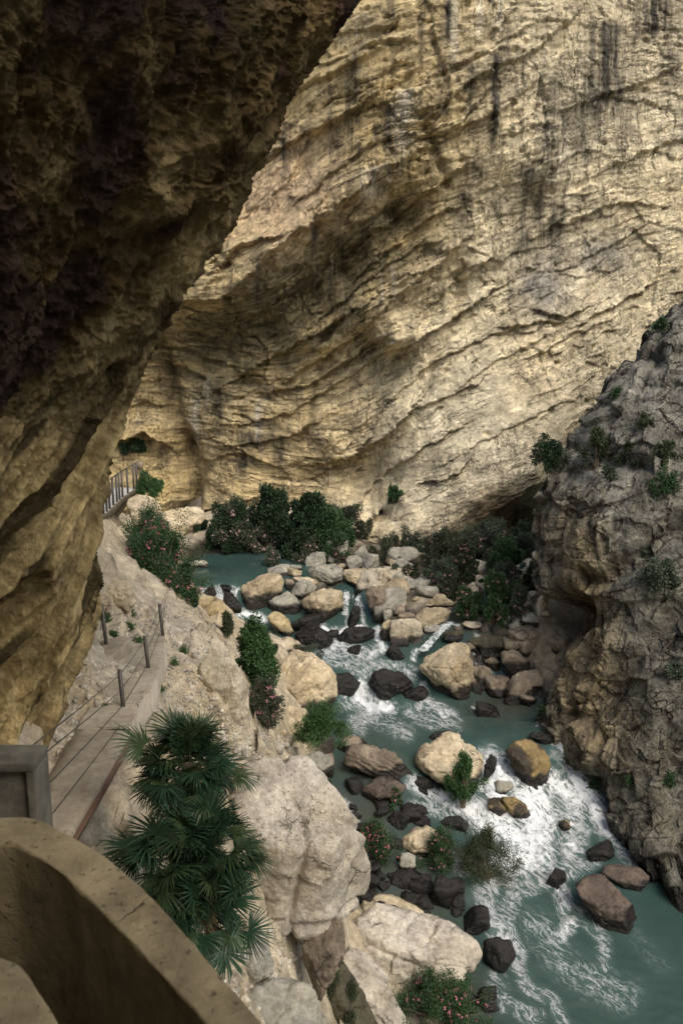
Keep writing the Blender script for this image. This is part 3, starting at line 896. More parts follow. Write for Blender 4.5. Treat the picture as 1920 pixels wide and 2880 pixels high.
wextra = np.array([(8, 14, -19.6), (14, 10, -19.7), (22, 14, -19.7), (6, 8, -19.7), (24, 24, -19.6), (14, 2, -19.8), (2, 14, -19.6), (-14, 62, -13.5), (-20, 56, -13.5), (12, 60, -14.0), (6, 55, -13.9), (10, 51, -14.0), (20, 50, -13.8), (28, 6, -19.8), (4, 0, -19.8), (22, 34, -18.8)], float)
ww = np.vstack([ww, wextra])
wat_rbf = RBF(ww[:, :2], ww[:, 2], 1.0)

BANK = [  # path and terrace
    (60, 2340, -6.95), (150, 2300, -6.95), (250, 2160, -6.95), (270, 2080, -6.9), (330, 2010, -6.95), (230, 2000, -6.75), (180, 2080, -6.8), (390, 1900, -7.05), (330, 1850, -7.0), (270, 1900, -6.7), (450, 1800, -7.5), (400, 1740, -7.5), (320, 1790, -7.0), (250, 1830, -6.6),
    (550, 1850, -8.0), (630, 1900, -8.35), (500, 1720, -8.1), (420, 1680, -7.8), (500, 1980, -7.9), (620, 1985, -8.7), (440, 1990, -7.4), (560, 1780, -8.4), (600, 1820, -8.6), (400, 2040, -7.4), (560, 2050, -8.6),
    (690, 1935, -9.2), (700, 1990, -10.4), (640, 1830, -9.6), (585, 1755, -9.6), (545, 1720, -9.4), (650, 2060, -10), 
    (350, 1640, -7.3), (300, 1600, -6.2), (270, 1520, -5.2), (390, 1590, -7.9), (450, 1650, -8.3), (500, 1690, -9.0), (330, 1500, -6.8), (300, 1440, -7.0), (420, 1480, -9.5), (540, 1720, -10.4),
    (560, 1660, -13.0), (520, 1640, -12.3), (500, 1560, -12.8), (490, 1535, -12.9), (470, 1500, -12.6), (420, 1470, -11.5), (560, 1510, -12.9), (500, 1450, -12.0), (620, 1508, -12.7), (750, 1515, -12.8), (880, 1530, -12.9), (700, 1465, -12.2), (850, 1460, -12.1), (780, 1535, -13.2), (600, 1530, -13.2), (1010, 1535, -13.2),
    (620, 1730, -12.6), (660, 1760, -13.0), (720, 1770, -13.9), (680, 1830, -12.6), (760, 1830, -13.8), (820, 1850, -14.6), (860, 1890, -15.4), (740, 1790, -14.3), (560, 1700, -13.6), (800, 1800, -14.8), 
    (900, 1930, -16.2), (830, 1950, -14.9), (760, 1910, -13.4), (720, 1960, -12.6), (720, 2050, -13.2), (780, 2030, -14.3), (840, 2060, -15.9), (890, 2000, -16.6), (880, 2110, -16.8), (820, 2110, -15.0), (760, 2120, -13.2), (690, 2110, -11.6),
    (450, 2200, -9.0), (600, 2180, -10.3), (660, 2110, -10.8), (360, 2250, -8.6), (300, 2330, -8.4), (500, 2500, -10), (420, 2500, -9.0), (560, 2700, -11.0), (700, 2650, -13), (800, 2720, -14.5), (660, 2860, -12), (760, 2860, -13.5), (860, 2860, -15.2), (900, 2760, -16),
    (960, 2880, -17.2), (1060, 2860, -18.6), (1200, 2860, -19.0), (1000, 2600, -17.6), (950, 2450, -17.8), (900, 2250, -17.0), (1330, 2830, -19.5), (1000, 2400, -18.0), (930, 2350, -17.4),
    # right bank rubble
    (1000, 1550, -13.35), (1080, 1560, -13.4), (1200, 1600, -13.5), (1150, 1640, -13.7), (1400, 1550, -12.9), (1300, 1560, -13.2), (1500, 1560, -12.4), (1500, 1650, -12.9), (1420, 1660, -13.4), (1480, 1740, -13.6), (1540, 1760, -13.8), (1400, 1740, -13.9), (1250, 1660, -13.5), (1200, 1700, -14.0),
    (1150, 1760, -14.6), (1090, 1720, -14.5), (1110, 1820, -15.6), (1350, 1830, -15.2), (1420, 1870, -15.9), (1500, 1880, -15.8), (1560, 1860, -15.2), (1340, 1920, -16.7), (1450, 1920, -16.4), (1520, 1960, -16.6), (900, 1640, -13.6), (850, 1640, -13.9), (780, 1680, -14.4), (860, 1700, -14.6), (1230, 1830, -15.5), (1260, 1900, -16.4), (820, 1720, -14.9),
    (930, 1570, -13.4), (1240, 1565, -13.4), (1060, 1620, -13.5)]
bp_ = np.array(BANK, float)
bw = Pz(bp_[:, 0], bp_[:, 1], bp_[:, 2])
riv = ww.copy(); riv[:, 2] -= 0.75
keep = [k for k in range(len(riv)) if np.min(np.hypot(*(bw[:, :2] - riv[k, :2]).T)) > 0.8]
bextra = np.array([(-14, 8, -4), (-14, 20, -3), (-16, 34, -3), (-18, 48, -6), (-24, 60, -9), (-6, 4, -7), (-1, 3, -7.6), (-9, 4, -6), (0.5, 6, -9), (1.5, 9, -12), (3, 11, -17), (-2, -4, -7), (6, -6, -19), (2, 2, -12), (-30, 20, -2), (-34, 60, -8),
                   (-20, 70, -12), (0, 68, -12.0), (20, 66, -14), (36, 60, -10), (40, 40, -10), (30, 40, -12), (34, 20, -16), (40, 4, -19), (26, 46, -12), (-10, 66, -12.0), (10, 64, -14.6), (5, 58, -14.0), (12, 57, -14.2)], float)
tp = np.vstack([bw, riv[keep], bextra])
ter_rbf = RBF(tp[:, :2], tp[:, 2], 1.0)
gx = axis([(-40, -12.5, 0.8), (-12.5, 19, 0.085), (19, 45, 0.8)])
gy = axis([(-14, 9, 0.5), (9, 30, 0.085), (30, 62, 0.12), (62, 76, 0.7)])
GX, GY = np.meshgrid(gx, gy)
xy = np.stack([GX.ravel(), GY.ravel()], 1)
zt = ter_rbf(xy)
Vt = np.hstack([xy, zt[:, None]])
tpx, tpy = project(Vt)
smooth_path = np.exp(-(((tpx - 300 - (1950 - tpy) * 0.35) / 70) ** 2)) * (tpy > 1780) * (tpy < 2400) * (Vt[:, 2] > -8.2)
steep = np.hypot(*np.gradient(zt.reshape(GX.shape), gy, gx)).ravel()
fa, _ = facets(Vt * 0.45, 0.8)
fb, _ = facets(Vt * 1.3 + 3, 0.8)
rk = sstep(0.4, 1.0, steep)
d = (0.5 * fbm(Vt * 0.4, 4) * 0.6 + rk * (0.5 * fa + 0.2 * fb) + 0.10 * fbm(Vt * 1.6, 4, 0.6) + 0.045 * fbm(Vt * 6, 3, 0.6)) * (1 - 0.85 * np.clip(smooth_path, 0, 1))
Vt[:, 2] += d
Vt[:, 0] += rk * 0.4 * fbm(Vt * 0.8 + 5, 3)
Vt[:, 1] += rk * 0.4 * fbm(Vt * 0.8 + 15, 3)
pale = np.array([0.42, 0.375, 0.29]); tanc = np.array([0.36, 0.30, 0.195]); dkb = np.array([0.10, 0.085, 0.065]); mossc = np.array([0.09, 0.09, 0.04])
n1 = fbm(Vt * 0.35 + 6, 4); n2 = fbm(Vt * 1.1 + 16, 4)
u = np.clip(0.35 + 0.9 * n1 + 0.4 * rk, 0, 1)[:, None]
colt = pale * (1 - u) + tanc * u
rightbank = (sstep(4, 8, Vt[:, 0]) * sstep(34, 38, Vt[:, 1]))[:, None] * 0.75
colt = colt * (1 - rightbank) + np.array([0.17, 0.145, 0.10]) * rightbank
gm = (sstep(0.1, 0.4, n2) * np.clip(1 - np.abs(Vt[:, 2] + 10) / 3.5, 0, 1))[:, None] * 0.35
colt = colt * (1 - gm) + mossc * gm
wz = wat_rbf(xy)
wet = 1 - sstep(0.15, 0.8, Vt[:, 2] - wz + 0.35 * n2)
colt = np.clip(colt * (1 + 0.3 * n2)[:, None], 0.02, 0.7)
Ft = grid_faces(len(gy), len(gx))
ground = mk('ground', Vt, Ft, M_ground, attrs={'Col': colt, 'wet': wet})
tag(ground, kind='structure')
BV_ALL.append((Vt, Ft))

# water
gx = axis([(-24, -12, 0.3), (-12, 20, 0.09), (20, 40, 0.5)])
gy = axis([(-10, 19, 0.4), (19, 50, 0.085), (50, 66, 0.2)])
GX, GY = np.meshgrid(gx, gy)
xy = np.stack([GX.ravel(), GY.ravel()], 1)
zw = wat_rbf(xy)
Vw = np.hstack([xy, zw[:, None]])
wpx, wpy = project(Vw)
FOAM = [  # polyline px, width px, strength
    ([(1380, 2150), (1400, 2190), (1390, 2240), (1420, 2300)], 45, 1.0), ([(1360, 2200), (1480, 2170), (1530, 2260)], 40, 1.0), ([(1590, 2095), (1610, 2150), (1640, 2220), (1680, 2290), (1720, 2340)], 36, 1.0),
    ([(1480, 2250), (1520, 2310), (1500, 2400), (1440, 2420)], 75, 1.0), ([(1330, 2280), (1400, 2320), (1480, 2380)], 50, 1.0), ([(1600, 2230), (1620, 2320), (1600, 2400)], 45, .75), ([(1550, 2200), (1620, 2250)], 40, .9),
    ([(1430, 2420), (1390, 2470), (1360, 2520), (1400, 2600), (1440, 2680)], 40, .72), ([(1540, 2440), (1580, 2520), (1600, 2590), (1560, 2640)], 26, .8), ([(1390, 2620), (1440, 2700), (1480, 2770)], 24, .65), ([(1700, 2340), (1760, 2400), (1790, 2440)], 26, .6),
    ([(1650, 2420), (1560, 2470), (1460, 2500), (1430, 2560)], 34, .55), ([(1620, 2560), (1700, 2640), (1700, 2720)], 26, .45), ([(1480, 2770), (1560, 2820), (1580, 2880)], 26, .42), ([(1390, 2750), (1420, 2830), (1500, 2860)], 36, .36), ([(1500, 2600), (1600, 2720), (1750, 2800)], 70, .25),
    ([(1160, 2195), (1210, 2230), (1260, 2260), (1330, 2290)], 24, .85), ([(1160, 2260), (1240, 2290), (1330, 2320)], 24, .5), ([(970, 2270), (1000, 2310)], 22, .8), ([(1270, 2425), (1300, 2440)], 22, .9), ([(950, 2260), (975, 2300)], 14, .7),
    ([(1010, 1930), (1010, 1962), (1040, 1985), (1090, 1990)], 26, 1.0), ([(1050, 1975), (1030, 2010), (1010, 2030)], 38, .62), ([(980, 1975), (1080, 2030), (1140, 2060)], 36, .38), ([(1190, 1975), (1240, 1995), (1270, 2010), (1240, 2015)], 20, .72), ([(1150, 2000), (1220, 2030), (1280, 2035)], 28, .4), ([(1185, 1925), (1190, 1950), (1180, 1990)], 14, .8), ([(1330, 1995), (1345, 2005)], 10, .7),
    ([(912, 1765), (950, 1775), (985, 1768), (1020, 1765)], 13, 1.0), ([(960, 1790), (935, 1830), (900, 1835)], 18, .75), ([(950, 1800), (965, 1825), (1030, 1840), (1080, 1830)], 24, .8), ([(1060, 1765), (1065, 1800), (1075, 1830)], 11, 1.0), ([(900, 1850), (980, 1865), (1080, 1870), (1150, 1890)], 26, .5), ([(980, 1840), (1000, 1890), (1080, 1900)], 22, .45),
    ([(1175, 1830), (1160, 1850)], 10, .9), ([(1260, 1758), (1225, 1790), (1190, 1825)], 9, 1.0), ([(1262, 1750), (1290, 1757)], 4, .9),
    ([(560, 1660), (572, 1690), (580, 1700)], 12, 1.0), ([(610, 1655), (618, 1690), (635, 1705)], 12, 1.0), ([(655, 1655), (650, 1680)], 10, .8), ([(590, 1700), (640, 1712)], 10, 1.0), ([(672, 1720), (710, 1730), (745, 1742)], 13, 1.0), ([(552, 1653), (675, 1653)], 4, .5),
    ([(975, 1668), (972, 1765)], 6, .8), ([(1010, 1668), (1020, 1765)], 6, .8), ([(1320, 2150), (1380, 2190)], 14, .9), ([(1580, 2050), (1600, 2110)], 14, .7),
    ([(1780, 2620), (1860, 2720)], 50, .12), ([(1520, 2040), (1560, 2060)], 14, .4),
]
foam = np.zeros(len(Vw))
wq = np.stack([wpx, wpy], 1)
dn = fbm(Vw * 0.9, 3)
wq = wq + 16 * np.stack([fbm(Vw * 0.7 + 3, 3), fbm(Vw * 0.7 + 33, 3)], 1)
for line, w, k in FOAM:
    lp = np.array(line, float)
    box = (wpx > lp[:, 0].min() - 3 * w) & (wpx < lp[:, 0].max() + 3 * w) & (wpy > lp[:, 1].min() - 3 * w) & (wpy < lp[:, 1].max() + 3 * w)
    if not box.any(): continue
    qq = wq[box]
    best = np.full(len(qq), 1e9)
    for A_, B_ in zip(lp[:-1], lp[1:]):
        dd = B_ - A_
        t = np.clip(((qq - A_) @ dd) / (dd @ dd), 0, 1)
        r = np.linalg.norm(qq - A_ - t[:, None] * dd, axis=1)
        best = np.minimum(best, r)
    kk = k if k > .8 else k * .82
    foam[box] = np.maximum(foam[box], kk * np.exp(-(best / (0.84 * w)) ** 2))
turb = sstep(0.1, 0.9, foam)
calm = sstep(1640, 1700, wpy)
Vw[:, 2] += turb * (0.34 * fbm(Vw * 1.1, 4, 0.6) + 0.14 * fbm(Vw * 3.2, 3, 0.6)) + calm * (0.035 * fbm(Vw * np.array([0.9, 1.4, 1]), 3) + 0.02 * fbm(Vw * 3.5, 3)) + 0.004 * fbm(Vw * np.array([2, 4, 1]), 2)
# murky brown shallows along the left shore and the side pools, deep teal elsewhere
shal = np.exp(-(((wpx - 1000) / 150) ** 2 + ((wpy - 2330) / 180) ** 2)) + np.exp(-(((wpx - 1420) / 110) ** 2 + ((wpy - 1980) / 45) ** 2)) + 0.8 * np.exp(-(((wpx - 1200) / 110) ** 2 + ((wpy - 2520) / 110) ** 2)) + np.exp(-(((wpx - 1360) / 120) ** 2 + ((wpy - 1740) / 60) ** 2)) + 0.6 * np.exp(-(((wpx - 1330) / 80) ** 2 + ((wpy - 2820) / 110) ** 2))
shal = np.clip(shal * (1 + 0.6 * dn), 0, 1)
m = NT('river_water')
p = m.pos()
fo = m.attr('foam').outputs['Fac']
sh = m.attr('shallow').outputs['Fac']
warp = m.n('ShaderNodeTexNoise'); warp.inputs['Scale'].default_value = 0.9; warp.inputs['Detail'].default_value = 3
m.l(p, warp.inputs['Vector'])
wv = m.n('ShaderNodeVectorMath', operation='MULTIPLY_ADD')
m.l(warp.outputs['Color'], wv.inputs[0]); wv.inputs[1].default_value = (0.9, 0.9, 0.3); m.l(p, wv.inputs[2])
fl_ = m.n('ShaderNodeMapping', vector_type='TEXTURE')
fl_.inputs['Rotation'].default_value = (0, 0, math.radians(-58))
fl_.inputs['Scale'].default_value = (2.1, 0.75, 1)
m.l(wv.outputs[0], fl_.inputs[0])
na = m.noise(fl_.outputs[0], 3.4, 8, 0.68)
rid = m.math('SUBTRACT', 1.0, m.math('MULTIPLY', m.math('ABSOLUTE', m.math('SUBTRACT', m.noise(fl_.outputs[0], 3.2, 7, 0.68), 0.5)), 5.0))
nb = m.math('ADD', m.math('MULTIPLY', na, 0.55), m.math('MULTIPLY', m.math('MAXIMUM', rid, 0.0), 0.45))
lev = m.math('ADD', m.math('MULTIPLY', fo, 0.95), m.math('MULTIPLY', m.math('SUBTRACT', nb, 0.49), 2.2))
gate = m.mapr(fo, 0.03, 0.22, 0, 1, True)
ff = m.math('MULTIPLY', m.mapr(lev, 0.36, 1.10, 0, 1, True), gate)
deep = m.mix(m.noise(p, 0.35, 3), (0.027, 0.054, 0.048), (0.041, 0.075, 0.066))
milky = m.mix(m.math('MULTIPLY', fo, 0.8), deep, (0.17, 0.25, 0.225))
base = m.mix(sh, milky, (0.052, 0.056, 0.042))
c = m.mix(ff, base, m.mix(na, (0.50, 0.54, 0.54), (0.74, 0.76, 0.76)))
m.l(c, m.b.inputs['Base Color'])
m.l(m.mapr(ff, 0, 1, 0.10, 0.75), m.b.inputs['Roughness'])
m.b.inputs['IOR'].default_value = 1.33
hb = m.math('ADD', m.noise(wv.outputs[0], 3.0, 5, 0.6), m.math('MULTIPLY', ff, 0.7))
nb1 = m.n('ShaderNodeBump')
m.l(m.mapr(fo, 0.0, 0.4, 0.07, 0.8), nb1.inputs['Strength'])
nb1.inputs['Distance'].default_value = 0.10
m.l(hb, nb1.inputs['Height'])
m.l(nb1.outputs[0], m.b.inputs['Normal'])
M_water = m.m
Fw = grid_faces(len(gy), len(gx))
river = mk('river', Vw, Fw, M_water, attrs={'foam': foam, 'shallow': shal})
tag(river, kind='structure')
BV_ALL.append((Vw, Fw))

allV, allF, n0 = [], [], 0
for v, f in BV_ALL:
    allV.append(v); allF.append(f + n0); n0 += len(v)
# coarse thinning is not needed: one tree over everything things can stand on
bvh = BVHTree.FromPolygons(np.concatenate(allV).tolist(), np.concatenate(allF).tolist())
BVC = BVHTree.FromPolygons(V.tolist(), grid_faces(len(axis([(-20, -16.5, 0.3), (-16.5, 25.5, 0.078), (25.5, 50, 0.7)])), len(axis([(-46, -20, 0.7), (-20, 29, 0.078), (29, 56, 0.7)]))).tolist())


def hit(px, py, also_cliff=False):
    r = ray(px, py)
    L = float(np.linalg.norm(r))
    v = Vector(r / L)
    h = bvh.ray_cast(Vector((0, 0, 0)) + v * 3.0, v)
    best = h[3] + 3.0 if h[0] is not None else None
    if also_cliff or best is None:
        h2 = BVC.ray_cast(Vector((0, 0, 0)), v)
        if h2[0] is not None and (best is None or h2[3] < best):
            best = h2[3]
    return (best or 60.0) / L     # depth along the view axis


# falling water sheets
def fall(pl, w0, w1, label=None):
    """pl: list of (px,py,t)"""
    K = 26
    c = spl(np.array([P(*q) for q in pl]), K)
    n = 9
    rows = []
    for i, q in enumerate(c):
        f = i / (K - 1)
        w = (w0 + (w1 - w0) * f) * (1 + 0.15 * math.sin(i * 1.9))
        u = np.linspace(-1, 1, n)
        off = np.stack([u * w / 2, -0.10 * (1 - u ** 2), 0 * u], 1)
        rows.append(q + off + 0.03 * np.stack([fbm((q + off) * 4, 2), fbm((q + off) * 4 + 5, 2), 0 * u], 1))
    front = np.array(rows)
    back = front + np.array([0, 0.12, 0])
    Vv = np.concatenate([front.reshape(-1, 3), back.reshape(-1, 3)])
    Fg = grid_faces(K, n)
    F = np.concatenate([Fg, Fg[:, ::-1] + K * n])
    return Vv, F, np.full(len(Vv), 0.62)


# ------------------------------------------------------------------ boulders
_ico = {}


def ico(k):
    if k not in _ico:
        bm = bmesh.new()
        bmesh.ops.create_icosphere(bm, subdivisions=k, radius=1)
        v = np.array([x.co[:] for x in bm.verts])
        f = np.array([[y.index for y in x.verts] for x in bm.faces])
        bm.free()
        _ico[k] = (v, f)
    return _ico[k]


KIND = {'tan': (0.39, 0.335, 0.225), 'cream': (0.53, 0.455, 0.32), 'pale': (0.50, 0.45, 0.345), 'grey': (0.255, 0.245, 0.205), 'brown': (0.155, 0.128, 0.095), 'black': (0.013, 0.012, 0.0115),
        'red': (0.06, 0.046, 0.038), 'gold': (0.31, 0.225, 0.095), 'moss': (0.085, 0.078, 0.045), 'ochre': (0.42, 0.345, 0.205), 'white': (0.46, 0.425, 0.355)}
KIND2 = {'tan': (0.32, 0.255, 0.155), 'cream': (0.42, 0.34, 0.21), 'pale': (0.42, 0.36, 0.25), 'grey': (0.33, 0.31, 0.24), 'brown': (0.27, 0.22, 0.155), 'black': (0.030, 0.026, 0.022),
         'red': (0.115, 0.09, 0.068), 'gold': (0.07, 0.055, 0.035), 'moss': (0.05, 0.045, 0.03), 'ochre': (0.34, 0.265, 0.14), 'white': (0.35, 0.305, 0.23)}


def boulder_mesh(rs, sub, outline=None, soft=14.0, planes=10, faces=()):
    D, F = ico(sub)
    g = np.random.default_rng(rs)
    pn, pd = [], []
    if outline is not None:
        o = np.array(outline, float)      # unit coords u right, v up, in [-1,1], any winding
        c0 = np.array([0.0, 0.0])
        for A_, B_ in zip(o, np.roll(o, -1, 0)):
            dd = B_ - A_
            n = np.array([dd[1], -dd[0]]) / (np.linalg.norm(dd) + 1e-9)
            dist = n @ (A_ - c0)
            if dist < 0:
                n, dist = -n, -dist
            for yb in (-0.45, 0.35):
                nn = np.array([n[0], yb + g.uniform(-.15, .15), n[1]])
                L = np.linalg.norm(nn)
                pn.append(nn / L); pd.append(max(dist, 0.15) / L * (1.0 if yb < 0 else 1.05))
        if not faces:
            for nn, d_ in (((g.uniform(-.3, .3), g.uniform(-.5, -.2), .9), g.uniform(.52, .68)), ((g.uniform(-.35, .35), -1, g.uniform(-.2, .15)), g.uniform(.56, .7)),
                           ((g.choice([-1, 1]) * g.uniform(.5, .8), -.7, g.uniform(-.1, .3)), g.uniform(.62, .76))):
                nn = np.array(nn); pn.append(nn / np.linalg.norm(nn)); pd.append(d_)
        for s in (-1, 1):
            for _ in range(3):
                nn = np.array([g.uniform(-.5, .5), s, g.uniform(-.5, .6)]); nn /= np.linalg.norm(nn)
                pn.append(nn); pd.append(g.uniform(0.8, 1.0))
    else:
        for _ in range(planes - 3):
            nn = g.normal(size=3); nn /= np.linalg.norm(nn)
            pn.append(nn); pd.append(g.uniform(0.5, 0.9))
        for nn in ((1, 0, 0), (-1, 0, 0), (0, 1, 0), (0, -1, 0), (0, 0, 1), (0, 0, -1)):
            pn.append(np.array(nn, float)); pd.append(g.uniform(0.9, 1.05))
    for n_, d_ in faces:
        n_ = np.array(n_, float); pn.append(n_ / np.linalg.norm(n_)); pd.append(d_)
    pn, pd = np.array(pn), np.array(pd)
    dots = D @ pn.T
    inv = np.maximum(dots, 0) / pd[None]
    r = 1.0 / ((inv ** soft).sum(1) ** (1 / soft))
    Vv = D * r[:, None]
    if outline is None:
        lo, hi = Vv.min(0), Vv.max(0)
        Vv = (Vv - (lo + hi) / 2) / ((hi - lo) / 2)
    return Vv, F


BCOUNT = 0


def boulder(label, bb, kind, wet=0.3, outline=None, sub=4, sink=0.22, dr=0.85, t=None, cat='boulder', group=None, name='boulder', rough=0.07, strata=0.0, soft=44.0, wetline=None, crack=0.5, tback=0.5, seed=None, mat=None, fl=1.0, faces=()):
    """bb = px box of what shows; outline = px polygon inside it"""
    global BCOUNT
    BCOUNT += 1
    rs = seed or (1000 + BCOUNT)
    x0, y0, x1, y1 = bb
    if t is None:
        t = hit((x0 + x1) / 2, y1 - 0.04 * (y1 - y0))
    y1s = y1 + sink * (y1 - y0)
    xc, yc = (x0 + x1) / 2, (y0 + y1s) / 2
    a_ = (x1 - x0) / 2 / FPX * t
    hv = (y1s - y0) / 2 / FPX * t
    r = ray(xc, yc)
    phi = math.atan2(-r[2], math.hypot(r[0], r[1]))
    b_ = dr * min(a_, hv * 1.3)
    b_ = min(b_, 0.85 * hv / max(math.sin(phi), 0.05))
    tc = t + tback * b_
    k = tc / t
    a_ *= k; hv *= k
    c_ = math.sqrt(max(hv ** 2 - (b_ * math.sin(phi)) ** 2, (0.35 * hv) ** 2)) / max(math.cos(phi), .3)
    ol = None
    if outline is not None:
        o = np.array(outline, float)
        ol = np.stack([(o[:, 0] - xc) / ((x1 - x0) / 2), -(o[:, 1] - yc) / ((y1s - y0) / 2)], 1)
        low_ = ol[:, 1] < -(1 - 2 * sink / (1 + sink)) + 0.12
        ol[low_, 1] -= 2 * sink / (1 + sink) * 0.8
    Vv, F = boulder_mesh(rs, sub, ol, soft, faces=faces)
    loc = P(xc, yc, tc)
    Vv = Vv * np.array([a_, b_, c_])
    size = (a_ * b_ * c_) ** (1 / 3)
    W_ = Vv + loc
    nrm = Vv / (np.array([a_, b_, c_]) ** 2); nrm /= np.linalg.norm(nrm, axis=1)[:, None]
    fa, _ = facets(W_ / size * 1.1 + rs, 0.8)
    fb, eb = facets(W_ / size * 2.6 + rs, 0.8)
    dsp = size * fl * (0.075 * fa + 0.065 * fb + rough * 1.0 * fbm(W_ / size * 1.4 + rs, 5, 0.55))
    dsp += 0.055 * min(size, 1.2) * fbm(W_ * 4 + rs, 5, 0.68)
    f1_, f2_, _, _ = worley(W_ / size * 0.8 + 3.3 * rs)
    dsp -= crack * 0.10 * size * np.exp(-((f2_ - f1_) / 0.045) ** 2)
    if strata:
        g = np.random.default_rng(rs)
        ax = np.array([0.35, 0.2, 0.9]); ax /= np.linalg.norm(ax)
        s_ = (W_ @ ax) / size * 6 + 1.5 * fbm(W_ / size, 2)
        sw = s_ - np.floor(s_)
        dsp += strata * size * 0.12 * np.where(sw < 0.8, sw / 0.8, (1 - sw) / 0.2)
    Vv = Vv + nrm * dsp[:, None]
    W_ = Vv + loc
    n1 = fbm(W_ / max(size, .4) * 0.9 + rs * 1.7, 4); n2 = fbm(W_ * 2.2 + rs, 4)
    u = np.clip(0.5 + 1.3 * n1, 0, 1)[:, None]
    if kind == 'gold':
        u = sstep(-0.05, 0.12, n1)[:, None]
    colr = np.array(KIND2[kind]) * (1 - u) + np.array(KIND[kind]) * u
    tint = 1 + 0.12 * (np.random.default_rng(rs + 5).random() - .5)
    colr = np.clip(colr * tint * (1 + 0.25 * n2)[:, None], 0.01, 0.75)
    # band soaked by the river, up to a wavy line above the water
    zlo = float(P(xc, y1, t)[2])
    if wet > 0:
        zlo = max(zlo, float(wat_rbf(np.array([[loc[0], loc[1] - b_]]))[0]))
        wet = wet + .10
    top_z = float(W_[:, 2].max())
    hh = (W_[:, 2] - zlo) / max(top_z - zlo, 0.05)
    wv_ = 1 - sstep(wet - 0.05, wet + 0.07, hh + 0.20 * n1 + 0.10 * n2) if wet > 0 else np.zeros(len(Vv))
    if kind == 'black':
        wv_ = np.maximum(wv_, 0.35 + 0.5 * n1)
    if kind == 'gold':
        wv_ = np.maximum(wv_, 0.25)
    o = mk(name, Vv, F, mat or M_boul, attrs={'Col': colr, 'wet': np.clip(wv_, 0, 1)}, loc=loc)
    tag(o, label, cat, group)
    return o


def O(x0, y0, s, pts):
    return [(x0 + s * a_, y0 + s * b_) for a_, b_ in pts]


r1 = lambda *p: O(660, 1480, 0.3316, p)
r2 = lambda *p: O(1080, 1480, 0.3316, p)
r3 = lambda *p: O(900, 1850, 0.4464, p)
r4 = lambda *p: O(900, 2100, 0.6505, p)


def B(label, outline=None, kind='tan', wet=0.3, bb=None, **kw):
    if outline is not None and bb is None:
        o = np.array(outline)
        bb = (o[:, 0].min(), o[:, 1].min(), o[:, 0].max(), o[:, 1].max())
    return boulder(label, bb, kind, wet, outline, **kw)


# --- the dam of boulders below the upper pool
B('big tan boulder right of the small left cascade, its top sloping to the pool', r1((30, 600), (60, 490), (180, 410), (350, 390), (420, 470), (400, 590), (290, 690), (130, 720), (40, 680)), 'tan', .38, sub=5)
B('smooth wedge shaped grey boulder with tan crest, in front of the big tan one', r1((270, 680), (310, 620), (440, 545), (500, 580), (570, 690), (540, 760), (350, 765)), 'grey', .42)
B('large tan boulder with sloping flat top, standing left of the twin falls', r1((570, 640), (620, 580), (790, 505), (915, 540), (925, 700), (830, 800), (760, 830), (600, 720)), 'tan', .36, sub=5)
B('brownish dome shaped boulder behind the large flat topped tan boulder', r1((465, 570), (520, 480), (590, 440), (650, 460), (705, 530), (590, 630), (500, 610)), 'grey', .25)
B('long low cream slab lying behind the brownish dome boulder', r1((490, 440), (560, 420), (700, 440), (810, 505), (700, 510), (560, 500)), 'cream', .1)
B('grey rounded boulder at the corner of the pool above the big tan boulder', bb=(753, 1587, 815, 1622), kind='grey', wet=.25)
B('small tan boulder beside the grey one at the pool corner', bb=(806, 1597, 848, 1625), kind='tan', wet=.2)
B('thin flat grey stone at the pool edge behind the small tan boulder', bb=(808, 1590, 848, 1605), kind='grey', wet=.2, sub=3)
B('grey boulder half under the pink oleander at the right pool shore', bb=(859, 1549, 916, 1592), kind='grey', wet=0)
B('large smooth grey boulder with ribbed face in the middle of the boulder dam', r1((615, 400), (660, 340), (850, 305), (920, 360), (900, 440), (850, 500), (740, 480)), 'grey', .08, sub=5, strata=.5)
B('tall upright grey boulder at the toe of the cliff apron', bb=(920, 1521, 979, 1580), kind='grey', wet=0, dr=.8)
B('rounded grey boulder left of its tall grey neighbour, above the tan flat one', bb=(973, 1564, 1021, 1602), kind='grey', wet=0)
B('tall narrow grey boulder right of a rounded grey one', bb=(1018, 1559, 1064, 1616), kind='grey', wet=0, dr=.8)
B('low grey stone in front of the oleanders at the cliff toe', bb=(988, 1539, 1040, 1568), kind='grey', wet=0)
B('broad tan boulder with cracked top, upstream of the twin falls', r1((915, 400), (960, 350), (1130, 365), (1280, 450), (1180, 520), (1050, 530), (940, 470)), 'tan', .25, sub=5)
B('tall brown boulder right of the twin falls with mottled face', r1((1110, 570), (1180, 500), (1310, 480), (1345, 560), (1345, 740), (1240, 800), (1150, 740)), 'brown', .28, sub=5)
B('grey humped boulder below the oleanders right of the dam', r1((1300, 370), (1360, 285), (1420, 275), (1520, 330), (1550, 390), (1440, 420)), 'grey', .1)
B('small pale stone resting before the grey humped boulder', bb=(1124, 1602, 1163, 1633), kind='pale', wet=.1)
B('long tan slab sloping down to the right', r2((190, 650), (220, 530), (300, 530), (480, 580), (605, 650), (590, 690), (360, 680), (270, 740)), 'tan', .22, sub=5, dr=.6)
B('smooth yellow boulder in front of the long sloping slab', r2((190, 830), (340, 700), (500, 660), (570, 710), (550, 790), (430, 850), (250, 890)), 'tan', .16, sub=5)
B('block shaped grey stone behind the long sloping slab', r2((260, 460), (330, 415), (390, 430), (412, 490), (350, 525), (280, 510)), 'grey', .1)
B('knobbly brown boulder left of the trickling side fall', bb=(1095, 1755, 1157, 1815), kind='brown', wet=.25)
B('upright tan stone with wet black foot beside the white water', r1((1220, 930), (1250, 820), (1300, 780), (1350, 840), (1340, 940), (1290, 990)), 'tan', .5, dr=.8)
